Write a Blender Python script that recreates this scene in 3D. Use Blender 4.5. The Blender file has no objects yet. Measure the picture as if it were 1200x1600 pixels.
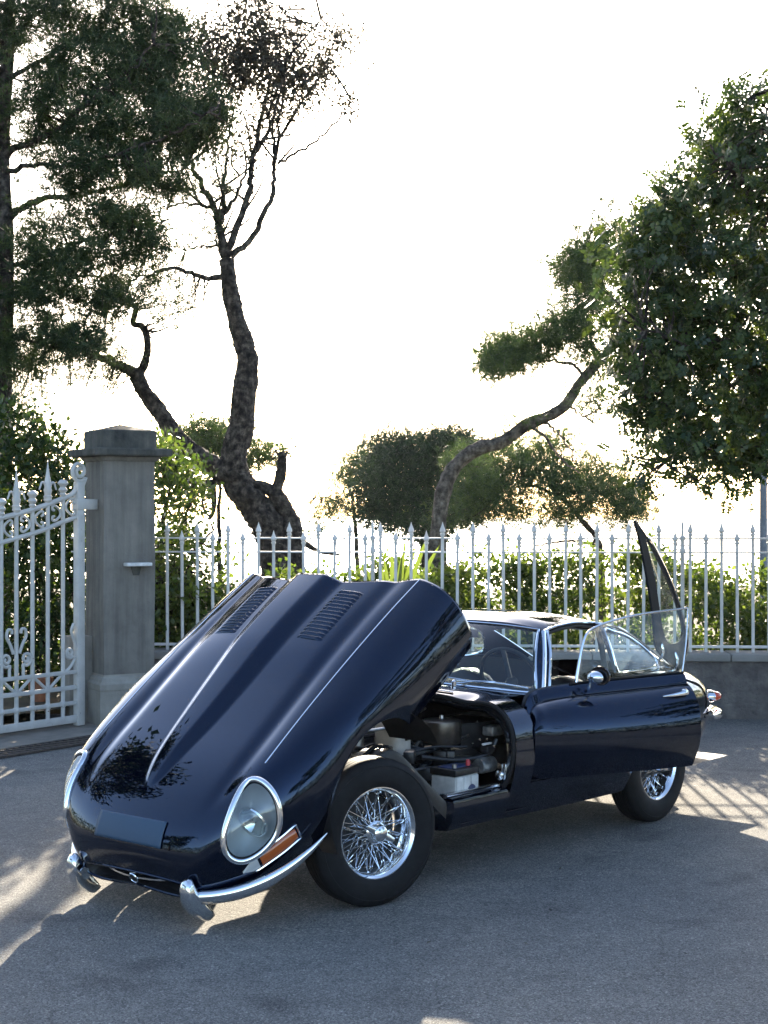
import bpy, bmesh, math, random
import numpy as np
from mathutils import Vector, Matrix

random.seed(7)
RNG = np.random.default_rng(11)
SC = bpy.context.scene
COL = SC.collection
PI = math.pi
R = math.radians

# ------------------------------------------------------------------ camera
CAM_H, FPX = 1.753, 2400.0          # eye height (m), focal length in pixels of the 1200 x 1600 frame
cam_data = bpy.data.cameras.new('camera')
cam_data.sensor_fit = 'VERTICAL'
cam_data.sensor_height = 36.0
cam_data.sensor_width = 27.0
cam_data.lens = 36.0 * FPX / 1600.0
cam_data.clip_start = 0.05
cam_data.clip_end = 6000.0
cam = bpy.data.objects.new('camera', cam_data)
COL.objects.link(cam)
cam.location = (0, 0, CAM_H)
cam.rotation_euler = (R(90), 0, 0)
SC.camera = cam

# ------------------------------------------------------------------ sky and sun
SUN_EL = R(19.3)
SUN_DX = 0.0                       # the sun stands ahead of the camera, straight over the railings
SUN_AZ = math.atan2(SUN_DX, 1.0)     # angle from +Y towards +X
world = bpy.data.worlds.new('World')
SC.world = world
world.use_nodes = True
wn = world.node_tree
for n in list(wn.nodes):
    wn.nodes.remove(n)
w_out = wn.nodes.new('ShaderNodeOutputWorld')
w_bg = wn.nodes.new('ShaderNodeBackground')
w_sky = wn.nodes.new('ShaderNodeTexSky')
w_sky.sky_type = 'NISHITA'
w_sky.sun_disc = False
w_sky.sun_elevation = SUN_EL
w_sky.sun_rotation = SUN_AZ
w_sky.altitude = 20
w_sky.air_density = 0.75
w_sky.dust_density = 1.3
w_sky.ozone_density = 0.7
w_bg.inputs['Strength'].default_value = 0.15
wn.links.new(w_sky.outputs[0], w_bg.inputs['Color'])
wn.links.new(w_bg.outputs[0], w_out.inputs['Surface'])
sun_data = bpy.data.lights.new('sun', 'SUN')
sun_data.energy = 5.0
sun_data.angle = R(0.53)
sun_data.color = (1.0, 0.87, 0.68)
sun = bpy.data.objects.new('sun', sun_data)
COL.objects.link(sun)
SUN_DIR = Vector((math.sin(SUN_AZ) * math.cos(SUN_EL), math.cos(SUN_AZ) * math.cos(SUN_EL), math.sin(SUN_EL)))
sun.rotation_euler = (-SUN_DIR).to_track_quat('-Z', 'Y').to_euler()
sun.location = SUN_DIR * 60
SC.view_settings.view_transform = 'Standard'
SC.view_settings.look = 'None'
SC.view_settings.exposure = 1.9
SC.view_settings.gamma = 1.0
SC.view_settings.use_curve_mapping = False
SC.render.engine = 'CYCLES'
SC.cycles.max_bounces = 8
SC.cycles.transparent_max_bounces = 12
SC.cycles.sample_clamp_indirect = 4.0
SC.cycles.use_denoising = True


def W(u, v, Y):
    """point at depth Y seen at photo pixel (u, v) - used to place things from measurements"""
    return np.array([(u - 600.0) / FPX * Y, Y, CAM_H - (v - 800.0) / FPX * Y])


# ------------------------------------------------------------------ materials
MATS = {}


def new_mat(name):
    m = bpy.data.materials.new(name)
    m.use_nodes = True
    nt = m.node_tree
    for n in list(nt.nodes):
        nt.nodes.remove(n)
    out = nt.nodes.new('ShaderNodeOutputMaterial')
    MATS[name] = m
    return m, nt, out


def ramp(nt, src, stops):
    r = nt.nodes.new('ShaderNodeValToRGB')
    el = r.color_ramp.elements
    while len(el) < len(stops):
        el.new(0.5)
    for e, (p, c) in zip(el, stops):
        e.position = p
        e.color = (*c, 1) if len(c) == 3 else c
    nt.links.new(src, r.inputs[0])
    return r.outputs[0]


def noise(nt, scale, detail=4, rough=0.55, vec=None, typ='ShaderNodeTexNoise'):
    n = nt.nodes.new(typ)
    n.inputs['Scale'].default_value = scale
    if typ == 'ShaderNodeTexNoise':
        n.inputs['Detail'].default_value = detail
        n.inputs['Roughness'].default_value = rough
    if vec is not None:
        nt.links.new(vec, n.inputs['Vector'])
    return n


def objcoord(nt, scale=(1, 1, 1)):
    t = nt.nodes.new('ShaderNodeTexCoord')
    mp = nt.nodes.new('ShaderNodeMapping')
    mp.inputs['Scale'].default_value = scale
    nt.links.new(t.outputs['Object'], mp.inputs['Vector'])
    return mp.outputs[0]


def simple(name, col, rough=0.5, metal=0.0, spec=0.5, coat=0.0, coat_rough=0.03, var=0.0, vscale=30, bump=0.0, bscale=200):
    m, nt, out = new_mat(name)
    b = nt.nodes.new('ShaderNodeBsdfPrincipled')
    b.inputs['Base Color'].default_value = (*col, 1)
    b.inputs['Roughness'].default_value = rough
    b.inputs['Metallic'].default_value = metal
    b.inputs['Specular IOR Level'].default_value = spec
    b.inputs['Coat Weight'].default_value = coat
    b.inputs['Coat Roughness'].default_value = coat_rough
    vec = None
    if var or bump:
        vec = objcoord(nt)
    if var:
        n = noise(nt, vscale, vec=vec)
        c = ramp(nt, n.outputs[0], [(0.3, tuple(x * (1 - var) for x in col)), (0.7, tuple(min(1, x * (1 + var)) for x in col))])
        nt.links.new(c, b.inputs['Base Color'])
    if bump:
        n2 = noise(nt, bscale, vec=vec)
        bp = nt.nodes.new('ShaderNodeBump')
        bp.inputs['Strength'].default_value = bump
        bp.inputs['Distance'].default_value = 0.004
        nt.links.new(n2.outputs[0], bp.inputs['Height'])
        nt.links.new(bp.outputs[0], b.inputs['Normal'])
    nt.links.new(b.outputs[0], out.inputs['Surface'])
    return m


def mat_paint():
    m, nt, out = new_mat('navy_paint')
    b = nt.nodes.new('ShaderNodeBsdfPrincipled')
    b.inputs['Base Color'].default_value = (0.0004, 0.0010, 0.0045, 1)
    b.inputs['Roughness'].default_value = 0.02
    b.inputs['Specular IOR Level'].default_value = 0.68
    b.inputs['Specular Tint'].default_value = (0.13, 0.42, 1.0, 1)
    b.inputs['Coat Weight'].default_value = 0.42
    b.inputs['Coat IOR'].default_value = 1.5
    vec = objcoord(nt)
    n = noise(nt, 2.2, 3, vec=vec)
    c = nt.nodes.new('ShaderNodeMapRange')
    c.inputs['To Min'].default_value = 0.0
    c.inputs['To Max'].default_value = 0.018
    nt.links.new(n.outputs[0], c.inputs['Value'])
    nt.links.new(c.outputs[0], b.inputs['Coat Roughness'])
    nt.links.new(b.outputs[0], out.inputs['Surface'])
    return m


def mat_glass(name, tint=(0.86, 0.92, 0.90), dirt=0.0, ior=1.5):
    m, nt, out = new_mat(name)
    tr = nt.nodes.new('ShaderNodeBsdfTransparent')
    tr.inputs[0].default_value = (*tint, 1)
    gl = nt.nodes.new('ShaderNodeBsdfGlossy')
    gl.inputs['Roughness'].default_value = 0.01
    gl.inputs['Color'].default_value = (0.95, 0.97, 1, 1)
    lw = nt.nodes.new('ShaderNodeLayerWeight')       # Schlick reflection, the same from both sides of the pane
    lw.inputs['Blend'].default_value = 0.5
    pw = nt.nodes.new('ShaderNodeMath'); pw.operation = 'POWER'
    nt.links.new(lw.outputs['Facing'], pw.inputs[0]); pw.inputs[1].default_value = 5.0
    f0 = ((ior - 1) / (ior + 1)) ** 2
    fr = nt.nodes.new('ShaderNodeMath'); fr.operation = 'MULTIPLY_ADD'
    nt.links.new(pw.outputs[0], fr.inputs[0]); fr.inputs[1].default_value = 1 - f0; fr.inputs[2].default_value = f0
    mx = nt.nodes.new('ShaderNodeMixShader')
    nt.links.new(fr.outputs[0], mx.inputs[0])
    nt.links.new(tr.outputs[0], mx.inputs[1])
    nt.links.new(gl.outputs[0], mx.inputs[2])
    last = mx.outputs[0]
    if dirt:
        vec = objcoord(nt, (1, 1, 1))
        n = noise(nt, 4.5, 6, 0.62, vec)
        n2 = noise(nt, 26, 3, 0.6, vec)
        mu = nt.nodes.new('ShaderNodeMath')
        mu.operation = 'MULTIPLY'
        nt.links.new(n.outputs[0], mu.inputs[0])
        nt.links.new(n2.outputs[0], mu.inputs[1])
        f = ramp(nt, mu.outputs[0], [(0.22, (0.02 * dirt,) * 3), (0.42, (dirt,) * 3)])
        df = nt.nodes.new('ShaderNodeBsdfTranslucent')
        df.inputs[0].default_value = (0.75, 0.78, 0.74, 1)
        m2 = nt.nodes.new('ShaderNodeMixShader')
        nt.links.new(f, m2.inputs[0])
        nt.links.new(last, m2.inputs[1])
        nt.links.new(df.outputs[0], m2.inputs[2])
        last = m2.outputs[0]
    nt.links.new(last, out.inputs['Surface'])
    return m


def mat_asphalt():
    m, nt, out = new_mat('asphalt')
    b = nt.nodes.new('ShaderNodeBsdfPrincipled')
    vec = objcoord(nt)
    v = noise(nt, 150, vec=vec, typ='ShaderNodeTexVoronoi')
    v2 = noise(nt, 330, vec=vec, typ='ShaderNodeTexVoronoi')
    big = noise(nt, 0.55, 5, 0.6, vec)
    mid = noise(nt, 7, 5, 0.65, vec)
    fine = noise(nt, 90, 3, 0.6, vec)
    base = ramp(nt, v.outputs['Color'], [(0.1, (0.112, 0.110, 0.105)), (0.5, (0.190, 0.186, 0.178)), (0.85, (0.275, 0.270, 0.256)), (0.97, (0.42, 0.41, 0.385))])
    small = ramp(nt, v2.outputs['Color'], [(0.1, (0.6, 0.6, 0.6)), (0.9, (1.35, 1.34, 1.3))])
    mul = nt.nodes.new('ShaderNodeMix'); mul.data_type = 'RGBA'; mul.blend_type = 'MULTIPLY'; mul.inputs[0].default_value = 1
    nt.links.new(base, mul.inputs[6]); nt.links.new(small, mul.inputs[7])
    blot = ramp(nt, big.outputs[0], [(0.3, (0.78, 0.79, 0.80)), (0.7, (1.12, 1.11, 1.08))])
    mul2 = nt.nodes.new('ShaderNodeMix'); mul2.data_type = 'RGBA'; mul2.blend_type = 'MULTIPLY'; mul2.inputs[0].default_value = 1
    nt.links.new(mul.outputs[2], mul2.inputs[6]); nt.links.new(blot, mul2.inputs[7])
    blot2 = ramp(nt, mid.outputs[0], [(0.32, (0.82, 0.82, 0.83)), (0.6, (1.0, 1.0, 1.0)), (0.8, (1.1, 1.09, 1.06))])
    mul3 = nt.nodes.new('ShaderNodeMix'); mul3.data_type = 'RGBA'; mul3.blend_type = 'MULTIPLY'; mul3.inputs[0].default_value = 1
    nt.links.new(mul2.outputs[2], mul3.inputs[6]); nt.links.new(blot2, mul3.inputs[7])
    st = noise(nt, 1.7, 3, 0.5, vec)
    stc = ramp(nt, st.outputs[0], [(0.30, (1.12, 1.11, 1.08)), (0.45, (1, 1, 1)), (0.58, (1, 1, 1)), (0.68, (0.70, 0.70, 0.71))])
    crk = noise(nt, 0.9, vec=None, typ='ShaderNodeTexVoronoi'); crk.feature = 'DISTANCE_TO_EDGE'
    wob = noise(nt, 2.5, 5, 0.6, vec)
    vm = nt.nodes.new('ShaderNodeVectorMath'); vm.operation = 'MULTIPLY_ADD'
    nt.links.new(wob.outputs['Color'], vm.inputs[0]); vm.inputs[1].default_value = (0.35, 0.35, 0.35); nt.links.new(vec, vm.inputs[2])
    nt.links.new(vm.outputs[0], crk.inputs['Vector'])
    ckc = ramp(nt, crk.outputs['Distance'], [(0.0, (0.62, 0.62, 0.62)), (0.0035, (0.95, 0.95, 0.95)), (0.006, (1, 1, 1))])
    mul4 = nt.nodes.new('ShaderNodeMix'); mul4.data_type = 'RGBA'; mul4.blend_type = 'MULTIPLY'; mul4.inputs[0].default_value = 1
    nt.links.new(mul3.outputs[2], mul4.inputs[6]); nt.links.new(stc, mul4.inputs[7])
    mul5 = nt.nodes.new('ShaderNodeMix'); mul5.data_type = 'RGBA'; mul5.blend_type = 'MULTIPLY'; mul5.inputs[0].default_value = 0.9
    nt.links.new(mul4.outputs[2], mul5.inputs[6]); nt.links.new(ckc, mul5.inputs[7])
    nt.links.new(mul5.outputs[2], b.inputs['Base Color'])
    b.inputs['Roughness'].default_value = 0.85
    b.inputs['Specular IOR Level'].default_value = 0.25
    add = nt.nodes.new('ShaderNodeMath'); add.operation = 'MULTIPLY_ADD'
    nt.links.new(v.outputs['Distance'], add.inputs[0]); add.inputs[1].default_value = -1.2
    nt.links.new(fine.outputs[0], add.inputs[2])
    bp = nt.nodes.new('ShaderNodeBump')
    bp.inputs['Strength'].default_value = 0.75
    bp.inputs['Distance'].default_value = 0.006
    nt.links.new(add.outputs[0], bp.inputs['Height'])
    nt.links.new(bp.outputs[0], b.inputs['Normal'])
    nt.links.new(b.outputs[0], out.inputs['Surface'])
    return m


def mat_stone(name, stops, scale=3.0, bump=0.4, bscale=60, rough=0.9, streak=0.0, bdist=0.01):
    """weathered stone / render: colour noise + vertical streaks with a shape of their own"""
    m, nt, out = new_mat(name)
    b = nt.nodes.new('ShaderNodeBsdfPrincipled')
    vec = objcoord(nt)
    n = noise(nt, scale, 6, 0.62, vec)
    c = ramp(nt, n.outputs[0], stops)
    if streak:
        vs = objcoord(nt, (14, 14, 1.1))
        n3 = noise(nt, 1.0, 5, 0.6, vs)
        s = ramp(nt, n3.outputs[0], [(0.35, (1 - streak,) * 3), (0.6, (1, 1, 1))])
        mul = nt.nodes.new('ShaderNodeMix'); mul.data_type = 'RGBA'; mul.blend_type = 'MULTIPLY'; mul.inputs[0].default_value = 1
        nt.links.new(c, mul.inputs[6]); nt.links.new(s, mul.inputs[7])
        c = mul.outputs[2]
    nt.links.new(c, b.inputs['Base Color'])
    b.inputs['Roughness'].default_value = rough
    b.inputs['Specular IOR Level'].default_value = 0.2
    n2 = noise(nt, bscale, 5, 0.6, vec)
    bp = nt.nodes.new('ShaderNodeBump')
    bp.inputs['Strength'].default_value = bump
    bp.inputs['Distance'].default_value = bdist
    nt.links.new(n2.outputs[0], bp.inputs['Height'])
    nt.links.new(bp.outputs[0], b.inputs['Normal'])
    nt.links.new(b.outputs[0], out.inputs['Surface'])
    return m


def mat_leaf(name, stops, trans=0.45, rough=0.45, tcol=None, clump=1.2):
    """leaf: per-leaf colour from the 'leafvar' face attribute and clump noise, translucent when backlit"""
    m, nt, out = new_mat(name)
    b = nt.nodes.new('ShaderNodeBsdfPrincipled')
    at = nt.nodes.new('ShaderNodeAttribute')
    at.attribute_name = 'leafvar'
    vec = objcoord(nt)
    n = noise(nt, clump, 3, 0.5, vec)
    mix = nt.nodes.new('ShaderNodeMath'); mix.operation = 'MULTIPLY_ADD'
    nt.links.new(n.outputs[0], mix.inputs[0]); mix.inputs[1].default_value = 0.8
    sub = nt.nodes.new('ShaderNodeMath'); sub.operation = 'MULTIPLY_ADD'
    nt.links.new(at.outputs['Fac'], sub.inputs[0]); sub.inputs[1].default_value = 0.6; sub.inputs[2].default_value = -0.2
    nt.links.new(sub.outputs[0], mix.inputs[2])
    c = ramp(nt, mix.outputs[0], stops)
    nt.links.new(c, b.inputs['Base Color'])
    b.inputs['Roughness'].default_value = rough
    b.inputs['Specular IOR Level'].default_value = 0.35
    t = nt.nodes.new('ShaderNodeBsdfTranslucent')
    mul = nt.nodes.new('ShaderNodeMix'); mul.data_type = 'RGBA'; mul.blend_type = 'MULTIPLY'; mul.inputs[0].default_value = 1
    nt.links.new(c, mul.inputs[6])
    mul.inputs[7].default_value = (*(tcol or (1.9, 2.0, 0.8)), 1)
    nt.links.new(mul.outputs[2], t.inputs[0])
    mx = nt.nodes.new('ShaderNodeMixShader')
    mx.inputs[0].default_value = trans
    nt.links.new(b.outputs[0], mx.inputs[1])
    nt.links.new(t.outputs[0], mx.inputs[2])
    nt.links.new(mx.outputs[0], out.inputs['Surface'])
    return m


mat_paint()
simple('chrome', (0.82, 0.84, 0.86), 0.07, 1.0)
simple('dull_chrome', (0.62, 0.63, 0.64), 0.2, 1.0)
simple('rubber', (0.009, 0.009, 0.010), 0.7, spec=0.25, var=0.25, vscale=18)
simple('black_plastic', (0.012, 0.012, 0.013), 0.4, var=0.3, vscale=20)
simple('black_gloss', (0.006, 0.007, 0.010), 0.15, coat=1.0)
simple('interior_black', (0.010, 0.010, 0.012), 0.55, var=0.3, vscale=14, bump=0.15)
simple('leather', (0.013, 0.013, 0.015), 0.42, var=0.25, vscale=12, bump=0.25, bscale=120)
simple('piping', (0.35, 0.34, 0.31), 0.5)
simple('engine_dark', (0.016, 0.016, 0.018), 0.45, var=0.6, vscale=25)
simple('engine_metal', (0.40, 0.40, 0.39), 0.35, 0.85, var=0.5, vscale=30)
simple('filter_drum', (0.085, 0.075, 0.065), 0.3, 0.75, var=0.35, vscale=18)
simple('bottle_plastic', (0.42, 0.40, 0.36), 0.5, var=0.2, vscale=14)
simple('panel_grey', (0.20, 0.195, 0.185), 0.55, var=0.25, vscale=9)
simple('battery_white', (0.48, 0.475, 0.45), 0.45, var=0.3, vscale=14)
simple('battery_blue', (0.02, 0.035, 0.10), 0.4)
simple('red_cap', (0.45, 0.03, 0.04), 0.4)
simple('amber', (0.36, 0.075, 0.010), 0.15, coat=1.0)
simple('red_lens', (0.55, 0.05, 0.015), 0.15, coat=1.0)
simple('clear_lens', (0.55, 0.56, 0.56), 0.12, 0.3, coat=1.0)
simple('lamp_bowl', (0.44, 0.47, 0.48), 0.35, 0.1)
simple('reflector', (0.75, 0.77, 0.78), 0.12, 1.0)
simple('plate_blue', (0.026, 0.060, 0.105), 0.55)
simple('badge_black', (0.02, 0.018, 0.015), 0.3)


def mat_iron(name, col):
    """old white paint on iron: slight yellowing and small rust spots"""
    m, nt, out = new_mat(name)
    b = nt.nodes.new('ShaderNodeBsdfPrincipled')
    g = nt.nodes.new('ShaderNodeNewGeometry')
    n = noise(nt, 7, 4, 0.6, g.outputs['Position'])
    c = ramp(nt, n.outputs[0], [(0.3, tuple(x * 0.82 for x in col)), (0.7, tuple(min(1, x * 1.08) for x in col))])
    r_ = noise(nt, 26, 5, 0.7, g.outputs['Position'])
    f = ramp(nt, r_.outputs[0], [(0.655, (0, 0, 0)), (0.70, (1, 1, 1))])
    mx = nt.nodes.new('ShaderNodeMix'); mx.data_type = 'RGBA'
    nt.links.new(f, mx.inputs[0]); nt.links.new(c, mx.inputs[6]); mx.inputs[7].default_value = (0.13, 0.07, 0.035, 1)
    nt.links.new(mx.outputs[2], b.inputs['Base Color'])
    b.inputs['Roughness'].default_value = 0.5
    bp = nt.nodes.new('ShaderNodeBump'); bp.inputs['Strength'].default_value = 0.25; bp.inputs['Distance'].default_value = 0.004
    nt.links.new(r_.outputs[0], bp.inputs['Height']); nt.links.new(bp.outputs[0], b.inputs['Normal'])
    nt.links.new(b.outputs[0], out.inputs['Surface'])


mat_iron('rail_iron', (0.66, 0.64, 0.60))
mat_iron('white_iron', (0.53, 0.515, 0.48))
simple('grate_iron', (0.060, 0.045, 0.036), 0.75, var=0.45, vscale=30, bump=0.3)
simple('shade_black', (0.006, 0.006, 0.006), 0.9)  # flat near-black standing in for the shade inside openings
simple('pole_grey', (0.16, 0.165, 0.17), 0.5, 0.2, var=0.2)
simple('marble', (0.62, 0.62, 0.60), 0.5, var=0.25, vscale=22, bump=0.3, bscale=60)
simple('terracotta', (0.30, 0.12, 0.06), 0.8, var=0.3, vscale=18)
simple('red_flower', (0.38, 0.02, 0.015), 0.5)
mat_asphalt()
mat_stone('pillar_render', [(0.25, (0.135, 0.124, 0.108)), (0.5, (0.20, 0.186, 0.162)), (0.75, (0.26, 0.24, 0.205))], 3.2, 0.6, 55, streak=0.28)
mat_stone('pillar_plinth', [(0.25, (0.22, 0.205, 0.175)), (0.55, (0.31, 0.29, 0.25)), (0.8, (0.38, 0.36, 0.31))], 4.5, 0.5, 60, streak=0.1)
mat_stone('pillar_cap', [(0.25, (0.045, 0.045, 0.042)), (0.55, (0.10, 0.098, 0.085)), (0.8, (0.16, 0.15, 0.125))], 5, 0.6, 45, streak=0.35)
mat_stone('coping_stone', [(0.25, (0.20, 0.195, 0.18)), (0.6, (0.28, 0.27, 0.25)), (0.85, (0.34, 0.33, 0.30))], 3, 0.4, 70)
mat_stone('roughcast', [(0.25, (0.10, 0.09, 0.085)), (0.55, (0.17, 0.155, 0.145)), (0.8, (0.25, 0.23, 0.21))], 9, 1.0, 38, streak=0.1, bdist=0.03)
mat_stone('kerb_stone', [(0.25, (0.17, 0.155, 0.135)), (0.55, (0.24, 0.22, 0.19)), (0.85, (0.30, 0.28, 0.24))], 5, 0.4, 70)
mat_stone('earth', [(0.25, (0.05, 0.042, 0.03)), (0.55, (0.09, 0.075, 0.05)), (0.8, (0.06, 0.07, 0.03))], 2, 0.7, 20)
mat_stone('pine_bark', [(0.36, (0.022, 0.018, 0.016)), (0.5, (0.070, 0.057, 0.048)), (0.66, (0.18, 0.152, 0.128))], 15, 1.0, 22, streak=0.5, bdist=0.06)
mat_stone('pale_bark', [(0.36, (0.06, 0.05, 0.042)), (0.52, (0.16, 0.138, 0.112)), (0.68, (0.28, 0.25, 0.21))], 16, 1.0, 26, streak=0.45, bdist=0.05)
mat_glass('clear_glass', (0.80, 0.89, 0.88), ior=1.7)
mat_glass('door_glass_mat', (0.88, 0.93, 0.91), dirt=0.26)
mat_glass('hatch_glass_mat', (0.80, 0.90, 0.88), dirt=0.10)
mat_glass('lamp_glass', (0.93, 0.96, 0.95), ior=1.8)
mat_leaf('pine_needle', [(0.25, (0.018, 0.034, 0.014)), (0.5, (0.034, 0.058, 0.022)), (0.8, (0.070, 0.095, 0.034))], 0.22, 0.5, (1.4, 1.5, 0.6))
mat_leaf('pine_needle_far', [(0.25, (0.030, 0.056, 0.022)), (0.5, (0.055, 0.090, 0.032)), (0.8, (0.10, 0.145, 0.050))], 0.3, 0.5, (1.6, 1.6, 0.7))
mat_leaf('dry_needle', [(0.25, (0.030, 0.028, 0.022)), (0.5, (0.050, 0.046, 0.034)), (0.8, (0.085, 0.075, 0.05))], 0.2, 0.6, (1.3, 1.2, 0.7))
mat_leaf('cypress_leaf', [(0.25, (0.013, 0.028, 0.014)), (0.5, (0.024, 0.048, 0.022)), (0.8, (0.046, 0.082, 0.034))], 0.12, 0.6, (1.3, 1.4, 0.6))
mat_leaf('carob_leaf', [(0.2, (0.016, 0.032, 0.015)), (0.5, (0.030, 0.056, 0.021)), (0.85, (0.075, 0.105, 0.028))], 0.34, 0.35, (2.1, 1.9, 0.7), clump=2.2)
mat_leaf('hedge_leaf', [(0.2, (0.030, 0.056, 0.018)), (0.5, (0.058, 0.092, 0.026)), (0.85, (0.11, 0.145, 0.040))], 0.45, 0.35, (2.0, 1.95, 0.75))
mat_leaf('ivy_leaf', [(0.2, (0.014, 0.030, 0.012)), (0.5, (0.030, 0.055, 0.018)), (0.85, (0.07, 0.10, 0.03))], 0.35, 0.35, (2.0, 2.0, 0.75))
mat_leaf('agave_leaf', [(0.2, (0.10, 0.14, 0.04)), (0.5, (0.17, 0.21, 0.06)), (0.85, (0.25, 0.27, 0.09))], 0.5, 0.4, (1.5, 1.5, 0.6))


# ------------------------------------------------------------------ mesh helpers
def tag(o, label=None, cat=None, group=None, kind=None):
    if label: o['label'] = label
    if cat: o['category'] = cat
    if group: o['group'] = group
    if kind: o['kind'] = kind
    return o


def empty(name, loc=(0, 0, 0), rz=0.0, parent=None):
    o = bpy.data.objects.new(name, None)
    o.empty_display_size = 0.2
    COL.objects.link(o)
    o.location = loc
    o.rotation_euler = (0, 0, rz)
    if parent: o.parent = parent
    return o


class MB:
    """collects verts and faces of one mesh"""
    def __init__(s):
        s.v = []; s.f = []; s.n = 0

    def add(s, V, F):
        V = np.asarray(V, float).reshape(-1, 3)
        s.v.append(V)
        s.f += [tuple(i + s.n for i in f) for f in F]
        s.n += len(V)
        return s

    def grid(s, P, cu=False, cv=False, flip=False):
        P = np.asarray(P, float)
        n, m = P.shape[:2]
        F = []
        for i in range(n if cu else n - 1):
            for j in range(m if cv else m - 1):
                a, b, c, d = i * m + j, i * m + (j + 1) % m, ((i + 1) % n) * m + (j + 1) % m, ((i + 1) % n) * m + j
                F.append((a, d, c, b) if flip else (a, b, c, d))
        return s.add(P.reshape(-1, 3), F)

    def tube(s, pts, rad, seg=8, closed=False, cap=True, flat=None):
        """swept circle (or ellipse: flat=(axis vector, factor)) along pts"""
        P = np.asarray(pts, float)
        n = len(P)
        rad = np.broadcast_to(np.asarray(rad, float), (n,))
        if closed:
            T = np.roll(P, -1, 0) - np.roll(P, 1, 0)
        else:
            T = np.gradient(P, axis=0)
        T /= np.linalg.norm(T, axis=1)[:, None] + 1e-12
        ref = np.array([0, 0, 1.0]) if abs(T[0][2]) < 0.9 else np.array([1.0, 0, 0])
        N = np.cross(T[0], ref); N /= np.linalg.norm(N)
        rings = []
        ang = np.linspace(0, 2 * PI, seg, endpoint=False)
        for i in range(n):
            N = N - T[i] * np.dot(N, T[i]); N /= np.linalg.norm(N) + 1e-12
            B = np.cross(T[i], N)
            ring = rad[i] * (np.cos(ang)[:, None] * N + np.sin(ang)[:, None] * B)
            if flat is not None:
                a = np.asarray(flat[0], float); a = a / np.linalg.norm(a)
                ring = ring + (flat[1] - 1) * (ring @ a)[:, None] * a
            rings.append(P[i] + ring)
        base = s.n
        s.grid(np.array(rings), cu=closed, cv=True)
        if cap and not closed:
            s.f.append(tuple(base + k for k in range(seg))[::-1])
            s.f.append(tuple(base + (n - 1) * seg + k for k in range(seg)))
        return s

    def lathe(s, prof, seg=32, axis='y', centre=(0, 0, 0), a0=0, a1=2 * PI):
        """prof: list of (radius, along-axis)"""
        full = abs(a1 - a0 - 2 * PI) < 1e-6
        ang = np.linspace(a0, a1, seg, endpoint=not full)
        P = np.zeros((len(prof), len(ang), 3))
        for i, (r, h) in enumerate(prof):
            c, sn = r * np.cos(ang), r * np.sin(ang)
            if axis == 'y': P[i] = np.stack([c, np.full_like(c, h), sn], 1)
            elif axis == 'z': P[i] = np.stack([c, sn, np.full_like(c, h)], 1)
            else: P[i] = np.stack([np.full_like(c, h), c, sn], 1)
        return s.grid(P + np.asarray(centre, float), cv=full)

    def box(s, c, d, rot=None, bev=0.0):
        """box with centre c, size d, rotation matrix (3x3), chamfer bev"""
        hx, hy, hz = [x / 2 for x in d]
        if bev <= 0:
            V = [(sx * hx, sy * hy, sz * hz) for sx in (-1, 1) for sy in (-1, 1) for sz in (-1, 1)]
            F = [(0, 1, 3, 2), (4, 6, 7, 5), (0, 4, 5, 1), (2, 3, 7, 6), (0, 2, 6, 4), (1, 5, 7, 3)]
        else:
            bm = bmesh.new()
            bmesh.ops.create_cube(bm, size=1)
            for vv in bm.verts: vv.co = Vector((vv.co.x * 2 * hx, vv.co.y * 2 * hy, vv.co.z * 2 * hz))
            bmesh.ops.bevel(bm, geom=bm.edges[:], offset=bev, segments=2, affect='EDGES', profile=0.5)
            bm.verts.index_update()
            V = [tuple(x.co) for x in bm.verts]; F = [tuple(q.index for q in ff.verts) for ff in bm.faces]
            bm.free()
        V = np.array(V, float)
        if rot is not None: V = V @ np.asarray(rot, float).T
        return s.add(V + np.asarray(c, float), F)

    def poly(s, pts, thick_vec):
        """prism: outline pts extruded by thick_vec"""
        P = np.asarray(pts, float); n = len(P)
        F = [tuple(range(n))[::-1], tuple(range(n, 2 * n))]
        F += [(i, (i + 1) % n, n + (i + 1) % n, n + i) for i in range(n)]
        return s.add(np.vstack([P, P + np.asarray(thick_vec, float)]), F)

    def build(s, name, mat, parent=None, smooth=True, angle=40, solid=None, mat2=None):
        me = bpy.data.meshes.new(name)
        V = np.vstack(s.v) if s.v else np.zeros((0, 3))
        me.from_pydata(V.tolist(), [], s.f)
        me.validate()
        me.update()
        bm = bmesh.new(); bm.from_mesh(me)
        bmesh.ops.recalc_face_normals(bm, faces=bm.faces[:])
        bm.to_mesh(me); bm.free()
        me.materials.append(MATS[mat])
        if mat2: me.materials.append(MATS[mat2])
        if smooth:
            me.shade_smooth() if hasattr(me, 'shade_smooth') else None
            if angle < 180 and hasattr(me, 'set_sharp_from_angle'):
                me.set_sharp_from_angle(angle=R(angle))
        o = bpy.data.objects.new(name, me)
        COL.objects.link(o)
        if parent: o.parent = parent
        if solid:
            md = o.modifiers.new('shell', 'SOLIDIFY')
            md.thickness = abs(solid); md.offset = -1.0 if solid > 0 else 1.0
            if mat2: md.material_offset = 1; md.material_offset_rim = 0
        return o


def rotz(a):
    c, s = math.cos(a), math.sin(a)
    return np.array([[c, -s, 0], [s, c, 0], [0, 0, 1.0]])


def align_x(d, up=(0, 0, 1)):
    """3x3 whose columns are x=d, y, z near up"""
    x = np.asarray(d, float); x = x / np.linalg.norm(x)
    y = np.cross(np.asarray(up, float), x); y /= np.linalg.norm(y) + 1e-12
    return np.stack([x, y, np.cross(x, y)], 1)


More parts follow.
